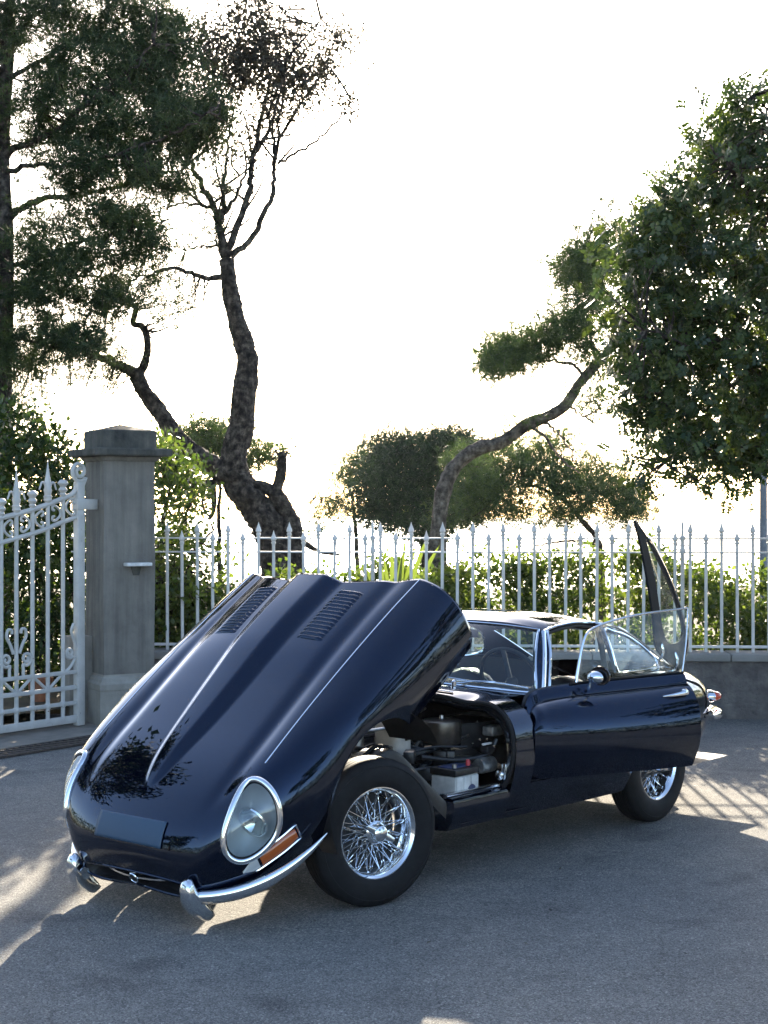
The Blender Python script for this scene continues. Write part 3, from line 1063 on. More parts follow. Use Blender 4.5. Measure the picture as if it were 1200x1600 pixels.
# ---- pine at the left edge: dark straight trunk, broad shaggy crown ------------------
YA = 15.5
ta = plant('pine_tree', 'big shaggy pine with dark straight trunk at the left edge', 'tree', tuple(W(4, 800, YA)[:2]) + (0.1,))
mb = MB(); pool = []
tr = limb(mb, [(2, 1080), (4, 800), (6, 520), (10, 380), (4, 250), (12, 90), (18, -60), (20, -240)], YA, 30, 14, n=50, seg=12)
pool += list(tr)
for pts, w0, w1 in (([(10, 345), (40, 322), (80, 308), (150, 300), (215, 285), (290, 262)], 13, 3), ([(8, 240), (40, 225), (85, 205), (130, 165), (190, 120), (240, 70)], 12, 3),
                    ([(10, 270), (60, 255), (120, 258), (200, 235), (300, 195), (335, 165)], 9, 2), ([(14, 60), (60, 20), (130, -10), (200, -30)], 9, 3),
                    ([(6, 420), (60, 400), (120, 380), (200, 362), (280, 342)], 9, 2), ([(4, 470), (50, 440), (110, 428), (180, 440)], 8, 2), ([(12, 130), (70, 90), (140, 60), (230, 20)], 9, 2),
                    ([(5, 520), (40, 530), (90, 545), (140, 560)], 8, 2)):
    pool += list(limb(mb, pts, YA, w0, w1, 0.012, seg=7, dys=list(np.linspace(0, RNG.uniform(-1.0, 0.8), len(pts)))))
CA = px_clumps([(40, 30, 90, 60, 1.1), (130, 20, 90, 60, 1.2), (215, 40, 80, 60, 1.2), (268, 75, 46, 45, .7), (90, 110, 90, 55, 1.0), (190, 120, 95, 50, 1.3), (255, 150, 55, 40, .7),
                (312, 175, 40, 30, .75), (285, 215, 50, 28, .7), (140, 195, 95, 40, 1.1), (230, 205, 85, 42, 1.1), (50, 190, 60, 42, .6), (170, 262, 95, 32, 1.0), (245, 275, 60, 28, .8), (90, 285, 60, 28, .4),
                (120, 345, 80, 26, .6), (205, 335, 70, 26, .7), (60, 395, 60, 30, .6), (150, 395, 80, 24, .7), (225, 385, 46, 20, .4), (40, 450, 55, 38, .7), (110, 450, 70, 34, .8), (165, 470, 50, 26, .5), (60, 515, 70, 34, .8), (130, 535, 55, 22, .55), (20, 560, 40, 40, .6),
                (60, -80, 140, 70, 1.0), (200, -70, 110, 60, .9), (-60, 40, 70, 60, 1), (-150, 20, 90, 60, 1), (-110, 110, 90, 50, 1), (-190, 130, 70, 50, .8), (-70, 200, 70, 40, .9), (-160, 230, 80, 40, .9), (-100, 310, 80, 34, .8), (-60, 400, 60, 34, .7), (-140, 390, 70, 30, .6), (-80, 490, 60, 30, .6)], YA, 0.75)
P, outw = clump_points(CA, 31, 28, 0.095)
V, lv = needle_tufts(P, 0.105, 10, 0.0085, outw * .5 + np.array([0, 0, .25]))
settle(fast_mesh('needles', V, 3, 'pine_needle', None, lv), ta)
tg = P[RNG.choice(len(P), 420, False)]
twigs(mb, near(pool, tg), tg, 0.014, 0.003)
settle(mb.build('trunk', 'pine_bark', angle=180), ta)

# ---- twisted pine behind the pillar ---------------------------------------------------
YB = 17.0
tb = plant('pine_tree', 'twisted bare-stemmed pine forking behind the stone pillar', 'tree', tuple(W(440, 800, YB)[:2]) + (0.1,))
mb = MB(); pool = []
limb(mb, [(436, 1075), (434, 900), (426, 840), (405, 800), (380, 768), (364, 735)], YB, 56, 44, n=30, seg=14)
limb(mb, [(364, 740), (367, 705), (376, 665), (381, 610), (387, 565), (382, 540), (370, 500), (360, 455), (354, 405)], YB, 44, 23, n=44, seg=12)
limb(mb, [(368, 748), (335, 728), (300, 708), (272, 682), (250, 645), (225, 610), (212, 580)], YB, 36, 21, n=34, seg=12)
pool += list(limb(mb, [(214, 585), (190, 572), (160, 560), (120, 548), (60, 540)], YB, 18, 5, .01))
pool += list(limb(mb, [(216, 590), (228, 560), (230, 530), (222, 510), (208, 505), (212, 480), (190, 470), (176, 472), (165, 484), (148, 480)], YB, 13, 5, n=40))
for pts, w0, w1 in (([(353, 410), (346, 372), (338, 330), (318, 295), (302, 262), (290, 225)], 15, 4), ([(352, 400), (368, 360), (388, 300), (396, 250), (404, 200), (418, 140), (420, 90)], 13, 3),
                    ([(360, 400), (392, 375), (415, 330), (428, 290), (428, 255), (438, 215), (470, 160), (505, 110), (525, 55)], 11, 2), ([(434, 255), (465, 238), (500, 215), (535, 178), (548, 155)], 5, 2),
                    ([(350, 432), (322, 434), (296, 425), (268, 420), (235, 428), (200, 438)], 10, 3), ([(345, 350), (350, 310), (352, 260), (360, 200), (380, 130)], 9, 2), ([(350, 335), (372, 300), (384, 260), (376, 210)], 7, 2),
                    ([(400, 240), (425, 190), (440, 130), (450, 80)], 7, 2), ([(340, 330), (310, 320), (280, 318), (250, 330)], 6, 2), ([(352, 385), (320, 385), (290, 392)], 5, 2), ([(430, 250), (425, 200), (410, 160)], 6, 2)):
    pool += list(limb(mb, pts, YB, w0, w1, .008, seg=7, dys=list(np.linspace(0, RNG.uniform(-.7, .7), len(pts)))))
for k in range(46):
    a = pool[RNG.integers(len(pool))]
    if a[2] < W(0, 400, YB)[2]: continue
    dr_ = unit(np.array([RNG.normal() * .8, RNG.normal() * .6, abs(RNG.normal()) + .25])); ln = RNG.uniform(.35, 1.0)
    q = cr([a, a + dr_ * ln * .5 + RNG.normal(size=3) * .07, a + dr_ * ln + RNG.normal(size=3) * .10], 9)
    mb.tube(q, np.linspace(.016, .004, 9), 5, cap=False); pool += list(q)
# broken stub with knots at the foot
limb(mb, [(452, 1075), (458, 860), (452, 812), (434, 778), (420, 765), (400, 757), (378, 752)], YB, 40, 9, n=30, seg=12)
limb(mb, [(428, 775), (436, 752), (440, 730), (441, 716), (438, 706)], YB, 19, 12, seg=10)
limb(mb, [(440, 722), (446, 712), (449, 704)], YB, 9, 3, seg=6)
limb(mb, [(439, 716), (433, 708), (430, 702)], YB, 8, 2, seg=6)
limb(mb, [(370, 752), (345, 752), (322, 754), (300, 752), (286, 760)], YB, 13, 5, seg=8)
limb(mb, [(330, 754), (334, 775), (333, 800), (326, 812)], YB, 12, 5, seg=8)
limb(mb, [(322, 757), (316, 785), (325, 805), (334, 800)], YB, 5, 4, seg=6)
limb(mb, [(470, 845), (500, 862), (540, 868)], YB, 12, 3, seg=6)
CB = px_clumps([(365, 60, 34, 40, .8), (400, 35, 40, 30, .9), (435, 60, 44, 40, .9), (410, 105, 62, 36, 1.3), (455, 130, 46, 36, 1.0), (365, 115, 38, 36, .8), (435, 165, 44, 22, .5), (500, 75, 30, 34, .45), (530, 55, 22, 24, .34), (545, 165, 14, 16, .16), (490, 115, 30, 26, .4), (330, 105, 36, 40, .7), (318, 60, 36, 36, .7), (480, 165, 22, 20, .12), (345, 190, 40, 30, .35), (395, 200, 40, 26, .35), (340, 240, 36, 26, .25), (330, 150, 30, 26, .4), (400, 250, 26, 20, .12)], YB, .6)
P, outw = clump_points(CB, 44, 24, 0.12)
settle(fast_mesh('dry_foliage', quad_leaves(P, .060, .030), 4, 'dry_needle'), tb)
tg = P[RNG.choice(len(P), 420, False)]
twigs(mb, near(pool, tg), tg, .009, .002)
CB2 = px_clumps([(300, 305, 60, 24, .5), (320, 360, 50, 22, .45), (255, 365, 50, 24, .5), (250, 440, 60, 20, .6), (280, 480, 40, 18, .4), (215, 455, 50, 20, .5), (345, 290, 30, 20, .22), (240, 490, 40, 14, .3), (170, 560, 45, 16, .6), (120, 570, 45, 22, .6), (165, 600, 36, 22, .25), (150, 640, 30, 24, .14), (90, 610, 50, 30, .4), (30, 620, 40, 30, .5)], YB, .6)
P, outw = clump_points(CB2, 34, 12, 0.11)
V, lv = needle_tufts(P, 0.095, 8, 0.007, outw * .4)
settle(fast_mesh('needles', V, 3, 'pine_needle', None, lv), tb)
tg = P[RNG.choice(len(P), 170, False)]
twigs(mb, near(pool, tg), tg, .009, .002)
settle(mb.build('trunk', 'pine_bark', angle=180), tb)

# ---- leaning pine on the right ---------------------------------------------------------
YC = 15.0
tc = plant('pine_tree', 'pale-stemmed pine leaning right above the car roof', 'tree', tuple(W(688, 800, YC)[:2]) + (0.0,))
mb = MB(); pool = []
pool += list(limb(mb, [(686, 1000), (684, 870), (686, 815), (694, 765), (712, 728), (745, 702), (785, 690), (822, 664), (860, 648), (884, 632), (905, 600), (930, 572), (955, 545), (985, 500)], YC, 27, 12, n=80, seg=12)[45:])
for pts, w0, w1 in (([(915, 590), (900, 572), (870, 565), (835, 560), (800, 555)], 7, 3), ([(930, 570), (925, 530), (910, 500), (900, 450), (905, 410)], 6, 2), ([(945, 560), (925, 545), (895, 535), (860, 520)], 5, 2),
                    ([(835, 655), (862, 668), (884, 690), (900, 725)], 6, 2), ([(890, 632), (908, 650), (925, 660), (935, 668)], 4, 2), ([(888, 620), (878, 590), (878, 570)], 3, 1), ([(822, 664), (850, 680), (870, 710), (905, 740)], 7, 2)):
    pool += list(limb(mb, pts, YC, w0, w1, .01, seg=6))
CC = px_clumps([(790, 552, 34, 24, 1.4), (775, 565, 24, 26, .8), (825, 548, 30, 22, .9), (850, 520, 36, 22, .8), (880, 505, 34, 24, .7), (910, 525, 34, 26, .5), (905, 430, 36, 34, 1.2), (930, 395, 40, 36, 1.2), (890, 415, 26, 26, .6), (925, 470, 40, 24, .7), (955, 350, 36, 28, .5), (920, 620, 22, 14, .25), (935, 640, 22, 14, .2), (940, 560, 40, 30, .6), (800, 668, 30, 10, .2)], YC, .6)
P, outw = clump_points(CC, 44, 13, 0.10)
V, lv = needle_tufts(P, 0.085, 9, 0.0075, outw * .4)
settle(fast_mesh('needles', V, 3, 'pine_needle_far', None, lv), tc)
tg = P[RNG.choice(len(P), 150, False)]
twigs(mb, near(pool, tg), tg, .010, .003)
settle(mb.build('trunk', 'pale_bark', angle=180), tc)

# ---- spreading dark conifer and round pines further back -----------------------------
def far_tree(name, label, u, v0, Y, stems, clumps, mat, kind, n=40, per=12, sp=.16, L=.12, bark='pine_bark'):
    t = plant(name, label, 'tree', tuple(W(u, 800, Y)[:2]) + (0.0,))
    mb = MB(); pool = []
    for pts, w0, w1 in stems: pool += list(limb(mb, pts, Y, w0, w1, .01, seg=8))
    C = px_clumps(clumps, Y, 1.0)
    P, ow = clump_points(C, n, per, sp)
    if kind == 'pine':
        V, lv = needle_tufts(P, L, 8, .011, ow * .4); o = fast_mesh('needles', V, 3, mat, None, lv)
    elif kind == 'flat':
        V, lv = needle_tufts(P, L, 7, .016, ow * .5 + np.array([0, 0, -.5])); o = fast_mesh('needles', V, 3, mat, None, lv)
    else:
        o = fast_mesh('leaves', quad_leaves(P, L, L * .55), 4, mat)
    settle(o, t)
    tg = P[RNG.choice(len(P), min(160, len(P)), False)]
    twigs(mb, near(pool, tg), tg, .012, .003)
    settle(mb.build('trunk', bark, angle=180), t)
    return t


far_tree('cypress_tree', 'dark layered conifer with tiered branches behind the leaning stem', 660, 840, 27,
         [([(665, 1000), (664, 850), (668, 760), (672, 690)], 22, 5), ([(668, 790), (630, 760), (600, 750)], 7, 2), ([(668, 780), (710, 750), (745, 740)], 7, 2), ([(668, 740), (640, 700), (610, 690)], 6, 2), ([(669, 730), (710, 705), (745, 700)], 6, 2)],
         [(640, 690, 36, 8, .8), (690, 680, 34, 8, .8), (725, 688, 28, 8, .6), (612, 678, 14, 5, .2), (604, 712, 28, 8, .6), (650, 712, 40, 10, 1.0), (708, 706, 40, 10, .9), (752, 704, 22, 8, .5), (592, 738, 30, 9, .7), (640, 742, 44, 12, 1.2), (700, 736, 44, 12, 1.1), (748, 736, 26, 10, .6), (575, 762, 24, 8, .4), (612, 770, 36, 11, .9), (668, 772, 46, 13, 1.3), (728, 766, 40, 12, 1.0), (590, 800, 34, 12, .8), (645, 806, 50, 14, 1.3), (712, 802, 48, 14, 1.2), (765, 790, 26, 10, .4), (570, 690, 12, 5, .12), (780, 695, 14, 6, .15), (655, 830, 60, 12, .8)], 'cypress_leaf', 'flat', 40, 11, .17, .16)
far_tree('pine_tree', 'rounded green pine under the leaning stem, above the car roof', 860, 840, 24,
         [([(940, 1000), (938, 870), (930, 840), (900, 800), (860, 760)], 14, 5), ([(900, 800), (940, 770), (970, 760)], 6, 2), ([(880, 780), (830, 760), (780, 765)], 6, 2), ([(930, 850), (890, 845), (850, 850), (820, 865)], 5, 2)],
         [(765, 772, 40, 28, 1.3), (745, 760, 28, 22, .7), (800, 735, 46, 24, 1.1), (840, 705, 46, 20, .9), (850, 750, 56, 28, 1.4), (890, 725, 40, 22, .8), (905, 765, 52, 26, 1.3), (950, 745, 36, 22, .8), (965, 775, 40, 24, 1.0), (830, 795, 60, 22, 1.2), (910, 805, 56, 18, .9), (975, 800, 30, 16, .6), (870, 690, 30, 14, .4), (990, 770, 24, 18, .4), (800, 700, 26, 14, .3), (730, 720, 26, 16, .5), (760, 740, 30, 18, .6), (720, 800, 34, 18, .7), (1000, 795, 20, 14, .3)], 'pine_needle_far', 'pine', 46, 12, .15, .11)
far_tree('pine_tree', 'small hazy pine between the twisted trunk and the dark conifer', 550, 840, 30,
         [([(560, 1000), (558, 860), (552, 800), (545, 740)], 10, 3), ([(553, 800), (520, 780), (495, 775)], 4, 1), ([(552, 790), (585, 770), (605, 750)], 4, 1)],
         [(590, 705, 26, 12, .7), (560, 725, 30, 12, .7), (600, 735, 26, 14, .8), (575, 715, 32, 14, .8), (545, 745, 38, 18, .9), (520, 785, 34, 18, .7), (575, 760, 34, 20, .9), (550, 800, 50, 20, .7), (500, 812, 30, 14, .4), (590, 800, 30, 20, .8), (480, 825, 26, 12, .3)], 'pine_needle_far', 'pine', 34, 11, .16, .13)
far_tree('pine_tree', 'low pine crown showing behind the fork of the twisted trunk', 345, 840, 19.5,
         [([(345, 1000), (342, 850), (345, 760), (350, 700)], 9, 3), ([(345, 740), (390, 725), (420, 715)], 4, 2), ([(345, 745), (310, 715), (295, 700)], 4, 2)],
         [(320, 670, 30, 20, .7), (335, 690, 40, 22, 1.3), (365, 680, 24, 16, .6), (310, 705, 30, 18, .7), (395, 715, 34, 14, .6), (425, 710, 26, 14, .4), (400, 690, 20, 14, .2), (290, 690, 20, 16, .3)], 'pine_needle_far', 'pine', 34, 12, .105, .09)

# ---- broad-leaved shrub tree beside the pillar -----------------------------------------
far_tree('shrub_tree', 'sunlit leafy shrub right beside the stone pillar', 275, 840, 14.2,
         [([(246, 1080), (246, 960), (250, 880), (258, 800), (270, 740)], 13, 4), ([(252, 870), (285, 820), (300, 760)], 7, 2), ([(290, 1080), (288, 940), (300, 870), (330, 830)], 9, 3), ([(290, 930), (270, 880)], 5, 2)],
         [(268, 728, 28, 24, .8), (292, 742, 22, 20, .5), (252, 705, 18, 20, .5), (300, 775, 24, 24, .8), (255, 720, 20, 24, .5), (265, 770, 30, 26, .9), (280, 815, 34, 26, .8), (255, 855, 32, 36, 1.0), (305, 860, 30, 28, .7), (270, 910, 40, 36, 1.4), (320, 920, 40, 32, 1.3), (260, 970, 40, 36, 1.4), (325, 965, 40, 30, 1.3), (345, 880, 18, 18, .25), (290, 740, 22, 16, .3), (370, 940, 26, 20, .5), (250, 690, 14, 14, .15)], 'hedge_leaf', 'leaf', 34, 13, .085, .068)

# ---- big broad-leaved tree overhanging from the right ----------------------------------
YG = 11.0
tg_ = plant('carob_tree', 'large dense broad-leaved tree overhanging the railing on the right', 'tree', tuple(W(1345, 800, YG + .6)[:2]) + (0.1,))
mb = MB(); pool = []
pool += list(limb(mb, [(1345, 1215), (1335, 850), (1325, 700), (1300, 560), (1280, 420), (1270, 300), (1250, 160)], YG + .6, 70, 16, n=40, seg=12))
for pts, w0, w1 in (([(1325, 690), (1250, 620), (1170, 570), (1090, 540), (1010, 520)], 22, 3), ([(1300, 560), (1220, 480), (1140, 430), (1050, 390), (980, 370)], 18, 3), ([(1320, 700), (1240, 690), (1160, 690), (1090, 700), (1040, 720)], 14, 3),
                    ([(1285, 430), (1220, 350), (1160, 280), (1110, 230)], 14, 3), ([(1270, 300), (1220, 220), (1180, 150)], 10, 3), ([(1225, 600), (1150, 630), (1080, 640), (1010, 620)], 10, 2)):
    pool += list(limb(mb, pts, YG, w0, w1, .015, seg=8, dys=list(np.linspace(.6, RNG.uniform(-.6, .2), len(pts)))))
CG = px_clumps([(1165, 165, 36, 36, .5), (1130, 215, 40, 40, .7), (1185, 230, 50, 50, .9), (1100, 275, 50, 40, .9), (1170, 310, 70, 56, 1.4), (1060, 310, 40, 34, .6), (1010, 345, 40, 26, .5), (1060, 365, 60, 40, 1.1), (970, 390, 30, 22, .35), (1000, 420, 50, 36, .9),
                (1110, 400, 80, 56, 1.5), (1190, 420, 70, 70, 1.6), (1040, 470, 60, 44, 1.2), (980, 480, 34, 30, .5), (1110, 500, 80, 56, 1.6), (1190, 540, 70, 70, 1.6), (990, 535, 40, 34, .7), (1050, 565, 60, 44, 1.3), (985, 590, 34, 26, .45),
                (1120, 600, 80, 56, 1.6), (1195, 650, 60, 60, 1.5), (1040, 635, 50, 36, .9), (1090, 680, 60, 34, 1.0), (1150, 715, 50, 28, .6), (1030, 690, 30, 28, .45), (1020, 735, 18, 30, .22), (1130, 755, 26, 22, .22), (1075, 730, 30, 22, .28), (1000, 640, 24, 20, .25),
                (1185, 715, 30, 30, .5), (1270, 260, 60, 60, 1.2), (1350, 300, 70, 70, 1.2), (1430, 380, 60, 70, 1.2), (1280, 380, 70, 60, 1.3), (1370, 440, 80, 60, 1.4), (1270, 500, 70, 60, 1.3), (1350, 560, 80, 60, 1.4), (1440, 520, 60, 70, 1.2), (1280, 620, 70, 56, 1.2), (1370, 660, 70, 50, 1.0), (1450, 640, 50, 50, .8), (1400, 230, 60, 60, .9), (1310, 180, 60, 50, .8), (1240, 180, 60, 60, .6), (1280, 90, 70, 70, .5)], YG, .62)
P, ow = clump_points(CG, 20, 11, 0.080)
V, lv = sprays(P, 8, .023, .045, .028, .35)
settle(fast_mesh('leaves', V, 4, 'carob_leaf', None, lv), tg_)
tg = P[RNG.choice(len(P), 420, False)]
twigs(mb, near(pool, tg), tg, .012, .002)
settle(mb.build('trunk', 'pine_bark', angle=180), tg_)

# ---- hedge behind the railings -----------------------------------------------------------
hd_ = plant('hedge', 'sunlit leafy hedge running behind the white railings', 'hedge', (2.2, 14.2, .1))
f_ht = pch([-2.3, -1.9, -1.4, -1.0, -.4, .2, .9, 1.6, 2.0, 2.4, 2.75, 3.0, 3.3, 3.7, 6, 9], [1.3, 1.2, 1.0, 1.12, 1.18, 1.24, 1.27, 1.34, 1.40, 1.38, 1.32, 1.22, 1.12, 1.26, 1.3, 1.3])
cl = []
xh = -2.2
while xh < 8.5:
    h_ = float(f_ht(xh))
    for k in range(4):
        z = .25 + (h_ - .35) * (k / 3.0) + RNG.uniform(-.05, .05)
        cl.append(((xh + RNG.uniform(-.12, .12), 14.15 + RNG.uniform(-.25, .4), z), (.20, .30, .17), (1.0 if xh < 4 else .5) * RNG.uniform(.6, 1.3)))
    xh += .24
P, ow = clump_points(cl, 32, 14, .065)
settle(fast_mesh('leaves', quad_leaves(P, .062, .040, ow * .5), 4, 'hedge_leaf'), hd_)
mb = MB()
for k in range(90):
    x = RNG.uniform(-2.2, 6)
    h_ = float(f_ht(x))
    b = np.array([x, 14.2 + RNG.uniform(-.2, .3), .05]); t_ = b + np.array([RNG.uniform(-.25, .25), RNG.uniform(-.2, .2), h_ * RNG.uniform(.6, .98)])
    mb.tube(cr([b, (b + t_) / 2 + RNG.normal(size=3) * .04, t_], 8), np.linspace(.014, .003, 8), 5, cap=False)
settle(mb.build('stems', 'pine_bark', angle=180), hd_)

# agave with long pale blades between the railings and the hedge
ag = plant('agave_plant', 'yellow-green sword-leaved plant rising behind the railing', 'plant', (0.12, 13.75, .1))
for k, (u0, v0, u1, v1) in enumerate([(612, 930, 566, 880), (612, 930, 590, 868), (615, 930, 612, 858), (618, 930, 634, 842), (620, 930, 650, 850), (616, 930, 628, 866), (622, 930, 668, 838), (624, 930, 688, 850), (612, 930, 600, 872), (620, 930, 640, 880), (624, 935, 700, 880)]):
    a = W(u0, v0 + 60, 13.75); b = W(u1, v1, 13.75 + RNG.uniform(-.15, .2))
    t_ = np.linspace(0, 1, 9)[:, None]
    mid = a * (1 - t_) + b * t_ + np.array([0, 0, .06]) * np.sin(PI * t_)
    side = unit(np.cross(b - a, np.array([RNG.uniform(-.4, .4), 1, .2])))
    wd = (.024 * np.sin(PI * (.12 + .88 * t_[:, 0])) ** .7 + .001)[:, None]
    nrm = unit(np.cross(side, b - a)) * .006
    mb = MB(); mb.grid(np.stack([mid - side * wd, mid + nrm, mid + side * wd], 1))
    settle(mb.build('blade', 'agave_leaf', angle=180), ag)
    o_ = bpy.data.objects[-1] if False else None

# ---- ivy-clad shrubs behind the gate --------------------------------------------------
iv = plant('ivy_bush', 'tall dark ivy-covered bush behind the white gate', 'bush', tuple(W(40, 800, 14.2)[:2]) + (.1,))
CI = px_clumps([(15, 655, 40, 36, 1.0), (60, 690, 36, 34, .8), (20, 720, 50, 40, 1.4), (80, 740, 34, 34, 1.0), (110, 770, 22, 30, .6), (40, 790, 60, 40, 1.6), (95, 820, 36, 40, 1.2), (30, 860, 50, 44, 1.5), (90, 890, 40, 44, 1.2), (35, 940, 60, 44, 1.5), (100, 960, 34, 44, 1.1), (40, 1010, 60, 40, 1.4), (100, 1030, 34, 36, .9), (50, 1070, 70, 26, 1.1), (80, 700, 20, 20, .3), (105, 705, 16, 20, .2), (-60, 800, 70, 150, 3), (-60, 1000, 70, 80, 2), (130, 880, 30, 90, 1.0), (140, 1000, 30, 50, .7)], 14.2, .55)
P, ow = clump_points(CI, 44, 12, .095)
settle(fast_mesh('leaves', quad_leaves(P, .066, .05, ow * .4), 4, 'ivy_leaf'), iv)
mb = MB()
for k in range(26):
    u = RNG.uniform(-40, 130)
    limb(mb, [(u, 1110), (u + RNG.uniform(-15, 15), 960), (u + RNG.uniform(-25, 25), 820), (u + RNG.uniform(-40, 20), RNG.uniform(660, 780))], 14.3, 6, 1.5, .01, seg=5)
settle(mb.build('stems', 'pine_bark', angle=180), iv)
# more shrubs along the garden path, mostly left of the frame
iv2 = plant('ivy_bush', 'dark shrubs along the garden path beyond the left edge', 'bush', (-6.2, 14.5, .1))
cl = [((x, 14.3 + RNG.uniform(-.6, .8), z), (.5, .5, .4), 1.2) for x in np.arange(-9, -4.2, .55) for z in (.4, 1.0, 1.7, 2.3)]
P, ow = clump_points(cl, 26, 12, .11)
settle(fast_mesh('leaves', quad_leaves(P, .075, .055, ow * .4), 4, 'ivy_leaf'), iv2)
# terracotta pot by the garden path
pw = W(62, 1103, 12.95)
pot = plant('flower_pot', 'small terracotta pot on the path seen through the gate', 'pot', (pw[0], pw[1], .16))
mb = MB(); mb.lathe([(.001, 0), (.075, 0), (.10, .16), (.112, .165), (.112, .20), (.098, .20), (.09, .17)], 20, 'z'); mb.build('bowl', 'terracotta', pot, angle=30)


# ---- trees and hedge on the street side behind the camera: they show in the paint and chrome --------
def street_tree(name, label, x, y, h, r, mat, n=26, flat=1.0):
    t = plant(name, label, 'tree', (x, y, 0))
    mb = MB()
    lean = RNG.uniform(-.6, .6)
    tr = cr([(x, y, 0), (x + lean * .3, y, h * .3), (x + lean, y + .2, h * .62), (x + lean * .8, y, h * .9)], 20)
    mb.tube(tr, np.linspace(.17, .05, 20), 8)
    cl = []
    for k in range(n):
        d = rdir(1)[0] * RNG.uniform(.4, 1) ** .5
        cl.append(((x + lean + d[0] * r, y + d[1] * r, h * .74 + d[2] * r * flat), (.55, .55, .40 * max(flat, .6)), 1))
    P, ow = clump_points(cl, 16, 12, .16)
    settle(fast_mesh('leaves', quad_leaves(P, .17, .10), 4, mat), t)
    tg = P[RNG.choice(len(P), 60, False)]
    twigs(mb, near(tr[8:], tg), tg, .03, .006)
    settle(mb.build('trunk', 'pine_bark', angle=180), t)


street_tree('street_tree', 'tall leafy tree left of the gate, mirrored in the bonnet', -8.2, 10.6, 7.4, 1.8, 'cypress_leaf', 36)
street_tree('street_tree', 'umbrella pine down the street on the left, mirrored in the nose', -17, 6.5, 7.0, 2.4, 'pine_needle', 30, .35)
street_tree('street_tree', 'bushy tree down the street on the left, mirrored in the nose', -13, 3.0, 4.2, 1.7, 'cypress_leaf', 30)
street_tree('street_tree', 'broad tree down the street on the right, mirrored in the wing side', 10.5, 6.5, 7.0, 2.6, 'cypress_leaf', 40)
street_tree('street_tree', 'dark tree across the street on the right, mirrored in the door', 9.0, -1.5, 6.0, 2.2, 'cypress_leaf', 36)
for hx, y0, y1, lab in ((-16, -12, 14, 'clipped hedge down the street on the left, mirrored low in the nose'), (13, -8, 13, 'clipped hedge down the street on the right, mirrored low in the door')):
    hb_ = plant('street_hedge', lab, 'hedge', (hx, 0, 0))
    cl = [((hx + RNG.uniform(-.3, .3), y, z), (.4, .6, .45), 1) for y in np.arange(y0, y1, .8) for z in (.5, 1.2, 1.9)]
    P, ow = clump_points(cl, 14, 10, .17)
    settle(fast_mesh('leaves', quad_leaves(P, .17, .11), 4, 'ivy_leaf'), hb_)

# ---- light sea haze over the whole place ---------------------------------------------
HZ = 0.00008
m_hz = bpy.data.materials.new('sea_haze'); m_hz.use_nodes = True
for n_ in list(m_hz.node_tree.nodes): m_hz.node_tree.nodes.remove(n_)
_o = m_hz.node_tree.nodes.new('ShaderNodeOutputMaterial')
_v = m_hz.node_tree.nodes.new('ShaderNodeVolumePrincipled')
_v.inputs['Color'].default_value = (0.95, 0.97, 1.0, 1)
_v.inputs['Density'].default_value = HZ
_v.inputs['Anisotropy'].default_value = 0.6
m_hz.node_tree.links.new(_v.outputs[0], _o.inputs['Volume'])
MATS['sea_haze'] = m_hz
mb = MB(); mb.box((0, 10, -4.5), (150, 190, 37)); hz_o = mb.build('haze', 'sea_haze', smooth=False); hz_o['kind'] = 'stuff'

# ---- dry leaves and grit lying on the asphalt ----------------------------------------
n_ = 170
lx = RNG.uniform(-3.2, 3.4, n_); ly = RNG.uniform(5.0, 13.0, n_)
ly[:60] = RNG.uniform(12.0, 13.0, 60); lx[:60] = RNG.uniform(1.0, 3.6, 60)
Pl = np.stack([lx, ly, np.full(n_, .004)], 1)
a_ = RNG.uniform(0, 2 * PI, n_); dl_ = np.stack([np.cos(a_), np.sin(a_), RNG.uniform(0, .25, n_)], 1); sl_ = np.stack([-np.sin(a_), np.cos(a_), RNG.uniform(-.2, .3, n_)], 1)
ll = RNG.uniform(.012, .034, (n_, 1)); lw = ll * .45
V = np.stack([Pl, Pl + dl_ * ll * .5 + sl_ * lw * .5, Pl + dl_ * ll, Pl + dl_ * ll * .5 - sl_ * lw * .5], 1).reshape(-1, 3)
o_ = fast_mesh('leaf_litter', V, 4, 'dry_needle'); tag(o_, 'scattered dry leaves lying on the asphalt', 'leaf litter', kind='stuff')


# ================================================================== THE CAR
# car frame: x forward from the front axle, y to the car's left, z up from the ground
car = empty('sports_car', (-0.556, 7.29, 0.0), R(230))
tag(car, 'dark navy vintage fastback sports car with bonnet raised and door open', 'car')


def mir(P):
    Q = np.array(P, float); Q[..., 1] *= -1
    return Q


# ---- bonnet (modelled closed, then swung open about its nose) -------------------
PHI = R(30.0)
BP = np.array([0.27, 0.47])
bonnet = empty('bonnet', parent=car)
_c, _s = math.cos(PHI), math.sin(PHI)
bonnet.rotation_euler = (0, PHI, 0)
bonnet.location = (BP[0] - (BP[0] * _c + BP[1] * _s), 0, BP[1] - (-BP[0] * _s + BP[1] * _c))

